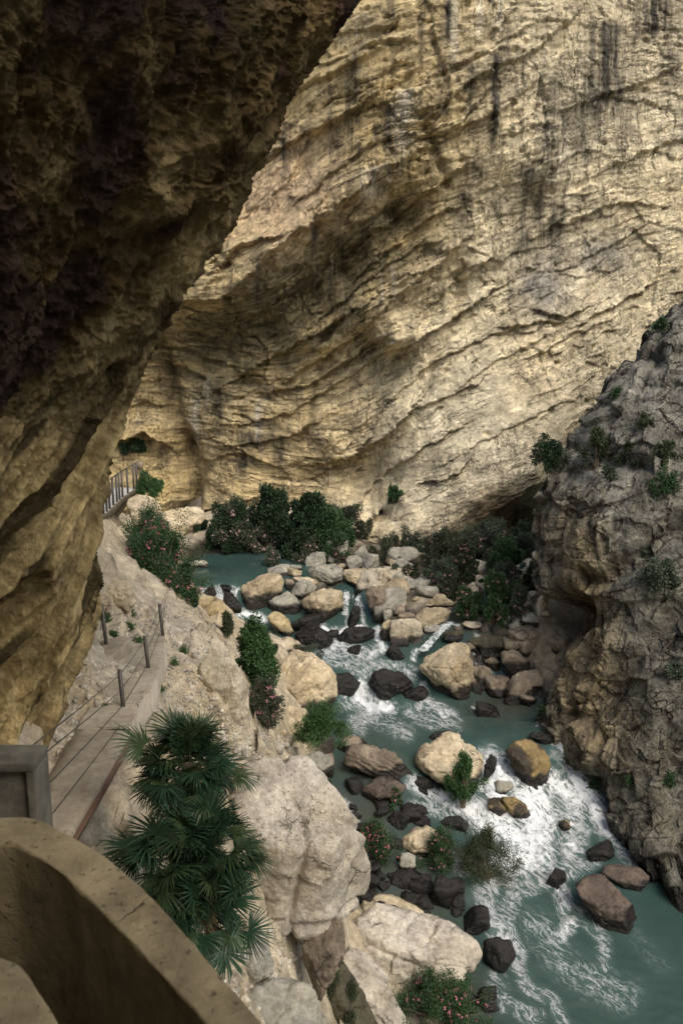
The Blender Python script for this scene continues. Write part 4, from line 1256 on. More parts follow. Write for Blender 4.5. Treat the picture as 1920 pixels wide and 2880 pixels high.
B('rough yellow brown boulder on the left bank above the black ones', r1((270, 790), (310, 720), (350, 710), (440, 770), (510, 900), (480, 950), (330, 850)), 'ochre', .15)
B('big glossy black boulder left of the upper rapids', r1((510, 920), (560, 840), (680, 825), (760, 890), (830, 970), (790, 1040), (640, 1050), (530, 980)), 'black', .9, sub=5)
B('black wet boulder under the large flat topped tan one', bb=(809, 1729, 906, 1778), kind='black', wet=.9)
B('flat black boulder dividing the water below the twin falls', r1((870, 950), (950, 840), (1100, 830), (1195, 880), (1180, 970), (900, 1000)), 'black', .7)
B('small black rock in the foam beside the flat black boulder', bb=(912, 1772, 953, 1794), kind='black', wet=.9, sub=3)
B('small black rock alone in the upper rapids', bb=(975, 1815, 1016, 1838), kind='black', wet=.9, sub=3)
B('dull black boulder at the right edge of the upper rapids', bb=(1081, 1808, 1138, 1854), kind='black', wet=.6)
B('dark rock standing between the twin falls', bb=(978, 1704, 1012, 1766), kind='black', wet=.95, dr=.8)
B('huge angular cream boulder with vertical right edge in mid river', r2((275, 1110), (480, 1010), (570, 970), (720, 985), (745, 1040), (735, 1500), (650, 1525), (460, 1400), (330, 1250)), 'tan', .2, sub=6, sink=.1, soft=20)
B('large brown leaning boulder beside the cave of the buttress', r2((1045, 880), (1100, 790), (1180, 755), (1260, 830), (1390, 930), (1380, 1040), (1200, 1150), (1080, 1050)), 'brown', .2, sub=5)
B('broad pale slab below the buttress, front one of two', r2((930, 460), (1000, 365), (1110, 355), (1220, 430), (1310, 450), (1310, 520), (1180, 520)), 'pale', 0, sub=5)
B('pale slab leaning against the buttress behind the broad pale slab', r2((1100, 350), (1240, 260), (1330, 290), (1330, 430), (1230, 430)), 'pale', 0)
B('pale chunk of rock at the mouth of the buttress cave', r2((1200, 640), (1215, 560), (1280, 535), (1295, 600), (1270, 660)), 'pale', 0)
B('pale rock fin left of the dark cave', r2((1225, 780), (1280, 560), (1320, 480), (1375, 520), (1290, 620), (1265, 800)), 'pale', 0, dr=.7)
B('low pale rock by the murky side pool', r2((660, 830), (690, 805), (830, 810), (835, 870), (770, 890)), 'pale', .3)
B('small grey stone stacked behind the low pale rock', bb=(1325, 1729, 1363, 1752), kind='grey', wet=.1, sub=3)
B('small grey stone below the big right oleander', bb=(1415, 1719, 1457, 1740), kind='grey', wet=.1, sub=3)
B('dark mossy rock ledge right of the huge angular boulder', r2((690, 950), (800, 890), (1050, 900), (1080, 1080), (1000, 1170), (740, 1150)), 'moss', .55, sub=5)
B('dark mossy stone at the top of the trickling side fall', bb=(1246, 1772, 1314, 1806), kind='moss', wet=.6)
B('brown block wedged under the buttress overhang', r2((1380, 960), (1480, 900), (1570, 940), (1580, 1100), (1440, 1100)), 'brown', .2)
for k, (bb, kd) in enumerate([((1299, 1589, 1340, 1628), 'pale'), ((1325, 1575, 1373, 1599), 'grey'), ((1339, 1593, 1373, 1615), 'grey'), ((1332, 1614, 1369, 1642), 'pale'), ((1305, 1636, 1350, 1668), 'pale'), ((1276, 1636, 1320, 1658), 'grey'),
                              ((1478, 1540, 1502, 1556), 'grey'), ((1495, 1548, 1526, 1570), 'pale'), ((1480, 1552, 1500, 1568), 'grey'), ((1358, 1585, 1386, 1601), 'grey'), ((1335, 1637, 1372, 1655), 'grey')]):
    B('pale stone in the rubble heap among the oleanders', bb=bb, kind=kd, wet=0, sub=3, group='rubble among the right bank oleanders', cat='stone', name='stone')
for bb, kd in [((1076, 1715, 1102, 1748), 'grey'), ((1106, 1705, 1137, 1734), 'brown'), ((1114, 1722, 1165, 1748), 'brown'), ((1109, 1744, 1143, 1762), 'brown')]:
    B('small brown stone wedged between the mottled brown boulder and the yellow one', bb=bb, kind=kd, wet=.15, sub=3, group='stones right of the twin falls', cat='stone', name='stone')
for bb in [((1276, 1762, 1313, 1778)), ((1090, 1690, 1120, 1706)), ((1060, 1616, 1092, 1634)), ((1108, 1632, 1150, 1648)), ((1122, 1648, 1146, 1662)), ((799, 1629, 830, 1658)), ((1235, 1640, 1262, 1656)), ((1195, 1660, 1240, 1676))]:
    B('small dark stone filling a gap in the boulder dam', bb=bb, kind='brown', wet=.5, sub=3, group='stones in the gaps of the boulder dam', cat='stone', name='stone')
B('tan stone half hidden by oleander under the cliff lip', bb=(1156, 1553, 1197, 1578), kind='tan', wet=0, sub=3)
B('single dark stone poking out of the calm upper pool', bb=(535, 1578, 589, 1597), kind='grey', wet=.35)
B('dark wet stone on the lip of the left cascade, nearer the oleander', bb=(570, 1646, 612, 1680), kind='black', wet=.9)
B('dark wet stone on the lip of the left cascade, nearer the big tan boulder', bb=(612, 1646, 652, 1682), kind='black', wet=.9)
B('rounded black stone at the foot of the left cascade', bb=(629, 1669, 677, 1718), kind='black', wet=.85)
B('golden yellow rock on the bank under the left cascade', [(552, 1685), (590, 1672), (625, 1690), (645, 1722), (600, 1728), (560, 1712)], 'ochre', 0)
B('black craggy boulder splitting the middle cascade', r3((300, 160), (330, 90), (400, 70), (540, 100), (590, 180), (500, 235), (400, 258), (320, 230)), 'black', .6, sub=5, rough=.12)
B('low black boulder right of the craggy one, under the huge angular boulder', r3((490, 260), (520, 215), (660, 165), (690, 230), (640, 275)), 'black', .8)
B('black wet rock at the tip of the left bank above the middle cascade', r3((40, 215), (60, 110), (180, 100), (265, 150), (210, 235)), 'black', .5)
B('brown wet rock right of the huge angular boulder', bb=(1329, 1881, 1374, 1940), kind='brown', wet=.5)
B('pitted brown rock in the side pool', bb=(1364, 1908, 1432, 1964), kind='brown', wet=.35)
B('low black rock at the mouth of the side pool', bb=(1337, 1973, 1403, 2015), kind='black', wet=.7)
B('wide brown rock shelf with a hollow under the buttress', [(1425, 1920), (1450, 1890), (1520, 1882), (1560, 1900), (1540, 1945), (1450, 1950)], 'brown', .3, sub=5)
B('small dark rock in the corner of the side pool', bb=(1460, 1950, 1508, 1988), kind='brown', wet=.6)
B('dark brown rock with pale top at the left end of the middle pool', r3((100, 570), (140, 510), (220, 485), (300, 550), (250, 600), (130, 600)), 'brown', .55)
B('large striped brown slab lying aslant in the middle pool', r3((165, 690), (180, 570), (250, 555), (450, 610), (585, 740), (520, 780), (300, 740)), 'brown', .35, sub=5, strata=1.0, dr=.6)
B('reddish brown boulder below the striped slab', r3((250, 880), (290, 800), (390, 760), (540, 800), (520, 850), (400, 900), (280, 930)), 'red', .35, sub=5)
B('big cream boulder with a green bush growing on its right side', r3((590, 640), (640, 580), (740, 515), (870, 490), (940, 540), (1035, 610), (1010, 780), (920, 870), (800, 840), (640, 740)), 'cream', .27, sub=6, sink=.1, soft=18)
B('black rock showing behind the bushy cream boulder', r3((660, 520), (720, 470), (840, 455), (880, 490), (800, 530)), 'black', .7)
B('small black block between the bushy cream boulder and the cascade', bb=(1360, 2125, 1396, 2182), kind='black', wet=.7)
B('brown and gold boulder at the head of the main cascade', r3((1165, 600), (1240, 540), (1350, 520), (1420, 570), (1450, 700), (1430, 800), (1300, 825), (1220, 720)), 'gold', .25, sub=5)
B('black rock under the foot of the buttress above the right chute', r3((1310, 490), (1350, 462), (1500, 500), (1500, 550), (1400, 545)), 'black', .7)
B('golden brown rock stranded in the white water', r3((1130, 875), (1220, 880), (1300, 940), (1330, 1000), (1260, 1022), (1180, 980)), 'gold', .2)
B('low golden rock left of the stranded golden one', bb=(1369, 2252, 1423, 2287), kind='gold', wet=.4)
B('pale rock washed over by foam at the head of the cascade', bb=(1384, 2191, 1440, 2230), kind='grey', wet=.1, sub=3)
B('black boulder at the left edge of the white water', r3((745, 1050), (800, 1000), (880, 995), (935, 1050), (920, 1090), (820, 1085)), 'black', .6)
B('tan boulder with oleander stems in front, on the left shore', r4((330, 430), (380, 375), (470, 345), (540, 375), (560, 440), (480, 480), (360, 480)), 'cream', .2, sub=5)
B('small black boulder right of the pink flowering stone', bb=(1089, 2276, 1155, 2326), kind='black', wet=.6)
B('brown stone at the left shore of the middle pool', bb=(895, 2125, 940, 2188), kind='brown', wet=.4)
B('small grey stone below the tan boulder on the left shore', bb=(1121, 2402, 1168, 2453), kind='grey', wet=.25)
B('small golden stone in the right side of the rapids', bb=(1570, 2308, 1604, 2338), kind='gold', wet=.4, sub=3)
B('black rock at the right side of the lower rapids', bb=(1648, 2373, 1727, 2416), kind='black', wet=.7)
B('black pointed rock in the middle of the lower rapids', bb=(1534, 2451, 1594, 2498), kind='black', wet=.7)
B('large dark red boulder in the lower right of the river', r4((1110, 630), (1150, 580), (1300, 590), (1340, 680), (1410, 760), (1320, 800), (1220, 790), (1140, 690)), 'red', .3, sub=5, sink=.1)
B('dark brown slab behind the large dark red boulder', r4((1210, 540), (1250, 515), (1400, 525), (1430, 570), (1370, 620), (1290, 600)), 'red', .35)
B('rounded black stone left of the lower rapids', bb=(1290, 2562, 1376, 2620), kind='black', wet=.6)
B('square black boulder beside the big pale bank rock', bb=(1362, 2648, 1447, 2732), kind='black', wet=.6)
B('dark stone with yellow top near the river willow', bb=(1206, 2477, 1291, 2551), kind='black', wet=.5)
B('flat cream shelf with mossy edge beside the river', r4((205, 690), (230, 650), (330, 655), (460, 725), (440, 745), (260, 740)), 'cream', 0)
B('broad pale bank boulder rising from the oleander bed', r4((75, 830), (180, 720), (260, 695), (450, 735), (560, 770), (690, 850), (700, 920), (620, 980), (330, 1060), (270, 1040), (130, 950)), 'white', 0, sub=6, sink=.05, soft=18)
B('long pale ridge of rock running down beside the mossy cleft', [(955, 2680), (1040, 2700), (1090, 2760), (1160, 2900), (1060, 2920), (990, 2800)], 'white', 0, sub=5, sink=.05)
B('mossy green rock in the cleft under the pale ridge', [(905, 2760), (960, 2700), (1010, 2780), (1080, 2890), (920, 2900)], 'moss', 0, sub=5)
GIANT = B('giant pale boulder with stepped gravelly top beside the palm', [(650, 2190), (760, 2135), (870, 2130), (960, 2240), (1025, 2350), (1035, 2470), (1010, 2560), (900, 2620), (760, 2600), (660, 2500)], 'white', 0, sub=6, sink=.05, dr=1.0, soft=40, t=19.5, fl=0.65, crack=.9, rough=.08, faces=(((0.12, -.42, .9), .50), ((-.1, -.6, .75), .62), ((.1, -1, -.12), .60), ((.75, -.65, -.1), .70), ((-.5, -.85, .0), .68)))
B('brown lower boulder propping up the giant pale one', [(845, 2610), (960, 2590), (975, 2680), (900, 2780), (850, 2700)], 'brown', 0, sub=5, t=19.8)
B('grey rough boulder beneath the palm', [(637, 2680), (690, 2630), (760, 2650), (770, 2740), (680, 2770)], 'grey', 0, sub=5)
B('grey cracked boulder at the bottom edge below the giant pale one', [(680, 2800), (760, 2765), (880, 2790), (920, 2890), (700, 2920)], 'grey', 0, sub=5)
B('rounded gravelly outcrop forming the right edge of the terrace', [(560, 1880), (590, 1840), (660, 1850), (693, 1930), (690, 2010), (650, 2035), (560, 1990)], 'pale', 0, sub=6, sink=.25, dr=1.0, tback=.9, fl=.7)
B('rounded rock on the terrace edge upstream of the gravelly outcrop', [(540, 1800), (560, 1740), (600, 1770), (650, 1850), (600, 1870)], 'pale', 0, sub=5, sink=.3, tback=.8, fl=.7)
B('cream rock beside the left railing post on the terrace', [(291, 1650), (330, 1633), (365, 1640), (382, 1690), (360, 1712), (300, 1705)], 'cream', 0, sub=5)
B('cream rock under the end of the boardwalk', [(355, 1420), (375, 1385), (430, 1395), (455, 1430), (445, 1462), (380, 1475)], 'cream', 0, sub=5, t=36)
B('broad pale rock slope at the water left of the upper rapids', [(770, 1900), (790, 1830), (860, 1840), (940, 1900), (945, 1960), (900, 2010), (820, 1980)], 'cream', .12, sub=6, sink=.2, dr=1.2, fl=.9)
B('pale bulging rock below the green riverside shrub', [(771, 2040), (800, 1990), (860, 1995), (880, 2040), (830, 2075)], 'cream', 0, sub=5)
B('greyish brown rock at the foot of the terrace by the shore', [(839, 2140), (880, 2112), (930, 2130), (938, 2165), (880, 2178)], 'grey', .2, sub=5)
B('flat cream rock below the pool in front of the cliff', [(455, 1440), (500, 1425), (570, 1420), (580, 1470), (520, 1510), (460, 1500)], 'cream', 0, sub=5, dr=1.2)
rs = random.Random(5)
for k in range(64):
    x = rs.uniform(1030, 1290); y = 2420 + rs.uniform(-40, 170)
    if k > 16:
        x = rs.uniform(960, 1200); y = rs.uniform(2200, 2420)
    if 28 < k < 36:
        x = rs.uniform(1290, 1380); y = rs.uniform(2740, 2880)
    if k > 50:
        x = rs.uniform(1060, 1230); y = rs.uniform(2440, 2530)
    w = rs.uniform(18, 62)
    B('small wet black stone in the shallows of the left shore', bb=(x - w / 2, y - w * .35, x + w / 2, y + w * .3), kind='black', wet=.7, sub=3, group='black stones in the left shallows', cat='stone', name='stone')
for k in range(26):
    x = rs.uniform(620, 860); y = rs.uniform(2630, 2860)
    if k > 12:
        x = rs.uniform(650, 840); y = rs.uniform(2060, 2150)
    w = rs.uniform(12, 40)
    B('pale broken stone on the bank below the terrace' if k > 12 else 'pale broken stone in the scree below the giant pale boulder', bb=(x - w / 2, y - w * .35, x + w / 2, y + w * .3), kind=rs.choice(['pale', 'grey', 'cream']), wet=0, sub=3,
      group='scree below the terrace' if k > 12 else 'scree below the giant boulder', cat='stone', name='stone')
for k in range(30):
    q = rs.random()
    if q < .45:
        x = rs.uniform(1090, 1520); y = rs.uniform(1590, 1780)
    elif q < .75:
        x = rs.uniform(820, 1150); y = rs.uniform(1560, 1660)
    else:
        x = rs.uniform(1300, 1540); y = rs.uniform(1780, 1960)
    w = rs.uniform(40, 105)
    h = w * rs.uniform(.55, .8)
    ky = 'brown' if q >= .75 else rs.choice(['grey', 'grey', 'pale', 'tan', 'brown'])
    B('angular block wedged in the boulder jam on the right side', bb=(x - w / 2, y - h * .6, x + w / 2, y + h * .4), kind=ky, wet=.12 if q < .75 else .4, sub=4, sink=.3, group='angular blocks of the boulder jam', cat='boulder')
for k in range(30):
    x = rs.uniform(960, 1540); y = rs.uniform(1570, 1760)
    w = rs.uniform(12, 30)
    B('little stone in the boulder field', bb=(x - w / 2, y - w * .35, x + w / 2, y + w * .3), kind=rs.choice(['grey', 'brown', 'tan']), wet=.1, sub=2, group='little stones of the boulder field', cat='stone', name='stone')

# falls
for pl, w0, w1, lab in [([(974, 1664, hit(974, 1664)), (972, 1700, hit(974, 1664) - .9), (969, 1735, hit(974, 1664) - 1.1), (968, 1768, hit(974, 1664) - 1.2)], .26, .36, 'left one'),
                        ([(1020, 1664, hit(1015, 1664)), (1006, 1690, hit(1015, 1664) - .8), (1012, 1730, hit(1015, 1664) - 1.1), (1020, 1768, hit(1015, 1664) - 1.2)], .22, .5, 'right one'),
                        ([(560, 1650, hit(560, 1648)), (566, 1675, hit(560, 1648) - 1), (575, 1702, hit(560, 1648) - 1.5)], .5, .6, ''),
                        ([(612, 1650, hit(612, 1648)), (616, 1675, hit(612, 1648) - 1), (628, 1708, hit(612, 1648) - 1.5)], .35, .6, ''),
                        ([(664, 1650, hit(664, 1648)), (657, 1668, hit(664, 1648) - .6), (650, 1690, hit(664, 1648) - 1)], .4, .3, ''),
                        ([(1255, 1760, hit(1255, 1760) - .5), (1225, 1790, hit(1225, 1790) - .6), (1190, 1830, hit(1190, 1830) - .7)], .3, .45, '')]:
    Vv, F, fo_ = fall(pl, w0, w1)
    o = mk('waterfall', Vv, F, M_water, attrs={'foam': fo_, 'shallow': np.zeros(len(Vv))})
    tag(o, kind='structure')

_gm = GIANT.data
GBV = BVHTree.FromPolygons([tuple(v.co + GIANT.location) for v in _gm.vertices], [tuple(p_.vertices) for p_ in _gm.polygons])
# loose gravel on the terrace: far too many to count
g = np.random.default_rng(3)
D2, F2 = ico(1)
gv, gf, gc, n0 = [], [], [], 0
for k in range(5200):
    q = g.random()
    if q < .62:
        px, py = g.uniform(330, 690), g.uniform(1690, 2080)
    elif q < .75:
        px, py = g.uniform(150, 330), g.uniform(1850, 2150)
    elif q < .9:
        px, py = g.uniform(560, 900), g.uniform(2060, 2160)
    else:
        px, py = g.uniform(600, 900), g.uniform(2600, 2880)
    t = hit(px, py)
    if k > 4300:
        px, py = g.normal(850, 80), g.normal(2310, 75)
        r_ = ray(px, py)
        h_ = GBV.ray_cast(Vector((0, 0, 0)), Vector(r_).normalized())
        if h_[0] is None or h_[1].z < .35: continue
        t = h_[3] / float(np.linalg.norm(r_))
    if not (10 < t < 32): continue
    c = P(px, py, t)
    s = 0.022 * math.exp(g.normal(0, .6)) * (1 + 0.4 * (q > .75)) * (.55 if k > 4300 else 1)
    v = D2 * (1 + 0.25 * g.normal(size=(len(D2), 1))) * g.uniform(.6, 1.3, 3) * s + c
    gv.append(v); gf.append(F2 + n0); n0 += len(v)
    cc = np.array((0.46, 0.42, 0.34)) * g.uniform(.55, 1.25)
    gc.append(np.repeat(cc[None], len(v), 0))
gv = np.concatenate(gv)
gravel = mk('gravel', gv, np.concatenate(gf), M_ground, attrs={'Col': np.concatenate(gc), 'wet': np.zeros(len(gv))}, smooth=False)
tag(gravel, 'loose pale gravel scattered over the terrace and scree', 'gravel', kind='stuff')

# ------------------------------------------------------------------ plants
GREEN = {'dark': ((0.016, 0.034, 0.016), (0.048, 0.082, 0.038)), 'mid': ((0.028, 0.060, 0.024), (0.065, 0.125, 0.048)), 'bright': ((0.035, 0.085, 0.026), (0.08, 0.16, 0.055)),
         'grey': ((0.044, 0.062, 0.040), (0.110, 0.138, 0.092)), 'brown': ((0.036, 0.048, 0.028), (0.10, 0.115, 0.07)), 'olive': ((0.035, 0.05, 0.024), (0.075, 0.095, 0.045))}


def leaf_quads(c, dirs, L, w, g, colr):
    n = len(c)
    dirs = dirs / (np.linalg.norm(dirs, axis=1)[:, None] + 1e-9)
    sd_ = np.cross(dirs, g.normal(size=(n, 3)))
    sd_ /= np.linalg.norm(sd_, axis=1)[:, None] + 1e-9
    L = L[:, None]; w = w[:, None]
    Vq = np.stack([c, c + dirs * L * .45 + sd_ * w, c + dirs * L, c + dirs * L * .45 - sd_ * w], 1).reshape(-1, 3)
    Fq = np.arange(4 * n).reshape(n, 4)
    return Vq, Fq, np.repeat(colr, 4, 0)


def plant(name, label, bb, hue='mid', leaves=2500, leaf=0.16, lw=0.2, flowers=0, pink=(0.62, 0.20, 0.25), t=None, depth=.8, cat='shrub', group=None, clumps=None, seed=0, lift=0.0, cliffhit=False, shape='round', trunk=0.0, thin=1.0, droop=0.0, stems=None):
    x0, y0, x1, y1 = bb
    if t is None:
        t = hit((x0 + x1) / 2, y1 - 2, cliffhit)
    if t > 42:
        leaves *= 1.7
        xm, wm = (x0 + x1) / 2, (x1 - x0) * .64
        y0 -= (y1 - y0) * (.10 if cat != 'tree' else -.04)
        x0, x1 = xm - wm, xm + wm
    base = P((x0 + x1) / 2, y1, t)
    rx = (x1 - x0) / 2 / FPX * t
    r = ray((x0 + x1) / 2, (y0 + y1) / 2)
    phi = math.atan2(-r[2], math.hypot(r[0], r[1]))
    hgt = (y1 - y0) / FPX * t
    ry = rx * depth
    hh = max((hgt - 2 * ry * math.sin(phi) * 0.5) / math.cos(phi), hgt * .5)
    base = base + np.array([0, ry * 0.4, -0.03])
    g = np.random.default_rng(900 + seed + int(x0) * 7 + int(y0))
    root = empty(name, base, label, cat, group)
    nc = clumps or max(7, int(14 * math.sqrt(rx * hh)))
    u = g.normal(size=(nc, 3)); u /= np.linalg.norm(u, axis=1)[:, None]
    u *= (g.random((nc, 1)) ** .45)
    z0 = trunk * hh
    cz = (z0 + hh) / 2
    u *= g.uniform(.4, 1.3, (nc, 1))
    cc = u * np.array([rx * .80, ry * .80, (hh - z0) / 2 * .82]) + np.array([0, 0, cz])
    if cat != 'tree':
        fz = g.random(nc) ** .85
        an_ = g.uniform(0, 2 * math.pi, nc)
        rr = np.sqrt(np.clip(1 - fz ** 1.7, 0.02, 1)) * g.random(nc) ** .4 * g.uniform(.6, 1.25, nc)
        cc = np.stack([np.cos(an_) * rr * rx * 1.02, np.sin(an_) * rr * ry * 1.02, hh * (.07 + .82 * fz)], 1)
    if shape == 'cone':
        f = (cc[:, 2] / hh)
        cc[:, :2] *= (1.25 - .8 * f)[:, None]
    cr = g.uniform(.08, .27, nc) * min(rx, hh * .7) + 0.05
    n = int(leaves * 3.0 * thin)
    leaf *= 0.82
    ci = g.integers(0, nc, n)
    d = g.normal(size=(n, 3)); d /= np.linalg.norm(d, axis=1)[:, None]
    rad = g.random(n) ** .5
    str_ = g.normal(size=(nc, 3)) * .35 + np.array([0, 0, .5]) + cc / (np.linalg.norm(cc, axis=1)[:, None] + .1) * .5
    al_ = g.uniform(-1, 1, n)
    pos = cc[ci] + d * (cr[ci] * rad * (1.15 - .5 * np.abs(al_)))[:, None] + str_[ci] * (al_ * cr[ci] * 1.7)[:, None]
    ok = pos[:, 2] > 0.02
    pos, d, ci = pos[ok], d[ok], ci[ok]
    n = len(pos)
    dirs = d + 0.7 * g.normal(size=(n, 3)) + np.array([0, 0, .35 - droop])
    lo, hi = (np.array(x) for x in GREEN[hue])
    cl = g.random(nc)
    mixv = np.clip(.45 * cl[ci] + .55 * g.random(n), 0, 1)[:, None]
    colr = lo * (1 - mixv) + hi * mixv
    Vq, Fq, cq = leaf_quads(pos, dirs, leaf * g.uniform(.6, 1.3, n), leaf * lw * g.uniform(.7, 1.2, n), g, colr)
    mk('crown' if cat == 'tree' else 'foliage', Vq, Fq, M_leaf, root, {'Col': cq}, smooth=False)
    # branches
    ns = stems if stems is not None else min(nc, 26)
    paths, rad_ = [], []
    for k in range(ns):
        e_ = cc[k % nc] + g.normal(0, .1, 3) * rx
        b0 = np.array([g.uniform(-.15, .15) * rx, g.uniform(-.15, .15) * ry, -0.08])
        mid_ = (b0 + e_) / 2 + np.array([0, 0, .12 * hh]) + g.normal(0, .05, 3) * rx
        paths.append(spl(np.array([b0, b0 * .5 + mid_ * .5 + [0, 0, .04 * hh], mid_, e_]), 8))
        w0 = (0.05 if trunk > 0 else 0.013) * max(hh, .6) ** .7
        rad_.append(np.linspace(w0, w0 * .2, 8))
    Vs, Fs = tubes(paths, rad_, 5)
    mk('trunk' if cat == 'tree' else 'stems', Vs, Fs, M_stem, root)
    if flowers:
        n = flowers
        ci = g.integers(0, nc, n)
        d = g.normal(size=(n, 3)); d[:, 2] = np.abs(d[:, 2]) * .8; d[:, 1] -= .5
        d /= np.linalg.norm(d, axis=1)[:, None]
        pos = cc[ci] + d * (cr[ci] * 1.1)[:, None]
        m_ = 5
        pos = np.repeat(pos, m_, 0) + g.normal(0, leaf * .22, (n * m_, 3))
        dirs = g.normal(size=(n * m_, 3))
        pc = np.array(pink)
        colr = pc * g.uniform(.7, 1.25, (n * m_, 1))
        fs = leaf * .72
        Vq, Fq, cq = leaf_quads(pos, dirs, fs * g.uniform(.7, 1.2, n * m_), fs * .42 * g.uniform(.8, 1.2, n * m_), g, np.clip(colr, 0, .9))
        mk('blossom', Vq, Fq, M_flower, root, {'Col': cq}, smooth=False)
    return root


# left bank
plant('oleander', 'big round pink oleander on the left bank by the pool', (312, 1440, 545, 1695), 'mid', 13000, .12, .18, 170, (.66, .22, .27), t=29.5, clumps=70, stems=40)
plant('shrub', 'dark green shrub below the pink oleander, at the head of the cascade', (470, 1575, 552, 1715), 'dark', 5000, .12, .3, t=30.5)
plant('shrub', 'little dark shrub on the flat rock behind the pool', (522, 1458, 578, 1496), 'dark', 1200, .16, .3)
plant('bush', 'bright green bush clinging below the boardwalk end', (386, 1335, 466, 1398), 'bright', 2600, .14, .2, t=39, cat='bush')
# far side of the pool
plant('tree', 'tallest dark tree on the far pool bank', (715, 1346, 815, 1556), 'dark', 6500, .24, .3, cat='tree', trunk=.12, shape='cone', clumps=46)
plant('tree', 'second dark tree right of the tallest on the pool bank', (832, 1374, 932, 1558), 'dark', 6500, .24, .3, cat='tree', trunk=.12, clumps=46)
plant('tree', 'bushy dark tree between the two taller pool trees', (775, 1425, 865, 1560), 'dark', 4500, .22, .3, cat='tree', trunk=.1, clumps=34)
plant('oleander', 'brownish pink oleander at the left end of the far pool bank', (590, 1428, 735, 1540), 'brown', 4200, .2, .2, 190, (.62, .42, .38), clumps=36)
plant('oleander', 'pale flowering oleander hanging over the pool below the tallest tree', (718, 1462, 790, 1556), 'brown', 2600, .18, .2, 210, (.66, .48, .43))
plant('shrub', 'low deep green shrub at the left water edge of the far bank', (577, 1478, 700, 1545), 'dark', 3800, .2, .3)
plant('shrub', 'dark green shrub on the far waterline under the pale oleander', (655, 1490, 740, 1556), 'dark', 3000, .2, .3)
plant('shrub', 'dark shrub at the waterline under the second tree', (795, 1485, 905, 1572), 'dark', 4200, .2, .3)
plant('oleander', 'brown twiggy shrub against the cliff right of the pool trees', (928, 1432, 1030, 1512), 'brown', 3200, .17, .18, 60, (.5, .38, .32))
plant('shrub', 'round green shrub right of the second pool tree', (880, 1440, 960, 1540), 'dark', 3000, .2, .3)
plant('oleander', 'small pale oleander standing in the pool', (746, 1552, 780, 1594), 'grey', 700, .14, .2, 40, (.5, .36, .33))
plant('oleander', 'pinkish oleander at the right corner of the pool', (828, 1522, 900, 1582), 'brown', 2000, .15, .18, 130, (.66, .46, .42))
plant('oleander', 'pink oleander over the upright grey boulder of the dam', (902, 1540, 978, 1588), 'brown', 1900, .14, .18, 90, (.55, .26, .28))
plant('shrub', 'broad low shrub filling the far pool bank between cliff and tallest tree', (610, 1430, 735, 1545), 'dark', 5000, .2, .3)
plant('shrub', 'mid green shrub between the second tree and the boulders', (868, 1455, 985, 1565), 'mid', 4000, .2, .3)
plant('shrub', 'small green shrub on the ledge at the cliff foot', (1086, 1378, 1134, 1424), 'mid', 900, .18, .25, cliffhit=True)
plant('tuft', 'dark plant patch in the slot high on the cliff left of the crack', (345, 1232, 425, 1278), 'dark', 1500, .2, .3, cliffhit=True, cat='plant')
# right bank oleanders
for bb, hue, nl, nf, lab, tt_ in [((1055, 1518, 1160, 1585), 'brown', 2600, 90, 'oleander left of the cave mouth, under the cliff lip', None), ((1195, 1505, 1290, 1600), 'brown', 3400, 130, 'tall oleander in front of the cave mouth', None),
                                  ((1265, 1520, 1340, 1650), 'brown', 3600, 130, 'oleander right of the block shaped grey stone', None), ((1195, 1580, 1290, 1655), 'grey', 3000, 110, 'low oleander beside the block shaped grey stone', None),
                                  ((1330, 1485, 1440, 1580), 'grey', 3600, 150, 'wide oleander below the black streak of the cave', None), ((1425, 1478, 1525, 1545), 'dark', 3200, 0, 'dark green shrub in the shade of the cave', None),
                                  ((1375, 1535, 1485, 1625), 'mid', 4200, 20, 'greenest shrub above the pale slabs', None), ((1440, 1510, 1530, 1575), 'grey', 2400, 30, 'grey green shrub next to the buttress edge', None),
                                  ((1278, 1660, 1348, 1745), 'mid', 2600, 90, 'oleander growing out of the murky side pool', None), ((1352, 1622, 1440, 1755), 'mid', 4600, 130, 'big pink oleander in front of the pale slabs', None), ((1425, 1650, 1495, 1755), 'grey', 3000, 70, 'oleander against the pale rock fin', None), ((1215, 1640, 1290, 1690), 'brown', 1800, 60, 'small oleander behind the end of the long sloping slab', None)]:
    plant('oleander' if nf > 25 else 'shrub', lab, bb, hue, nl, .15, .2, nf // 2, (.66, .38, .35), t=tt_)
for bb, hue, nl, nf, lab in [((1100, 1500, 1190, 1570), 'grey', 3000, 60, 'grey green oleander tucked under the cliff apron lip'), ((1290, 1500, 1370, 1580), 'grey', 3000, 80, 'grey oleander straight below the cave mouth'), ((1385, 1600, 1465, 1690), 'grey', 3200, 80, 'grey green oleander above the big brown leaning boulder'),
                             ((1290, 1585, 1350, 1650), 'mid', 2200, 50, 'small leafy oleander in the rubble heap'), ((1470, 1590, 1530, 1660), 'olive', 2200, 0, 'olive shrub squeezed against the buttress foot'), ((1110, 1590, 1180, 1640), 'brown', 1800, 50, 'low oleander between the grey humped boulder and the cliff'),
                             ((1230, 1500, 1300, 1560), 'olive', 2200, 30, 'olive shrub at the left end of the cave')]:
    plant('oleander' if nf > 0 else 'shrub', lab, bb, hue, nl, .15, .2, nf, (.62, .42, .38))
plant('shrub', 'dry grass and canes standing under the cave', (1345, 1468, 1420, 1520), 'brown', 1200, .35, .05, t=53)
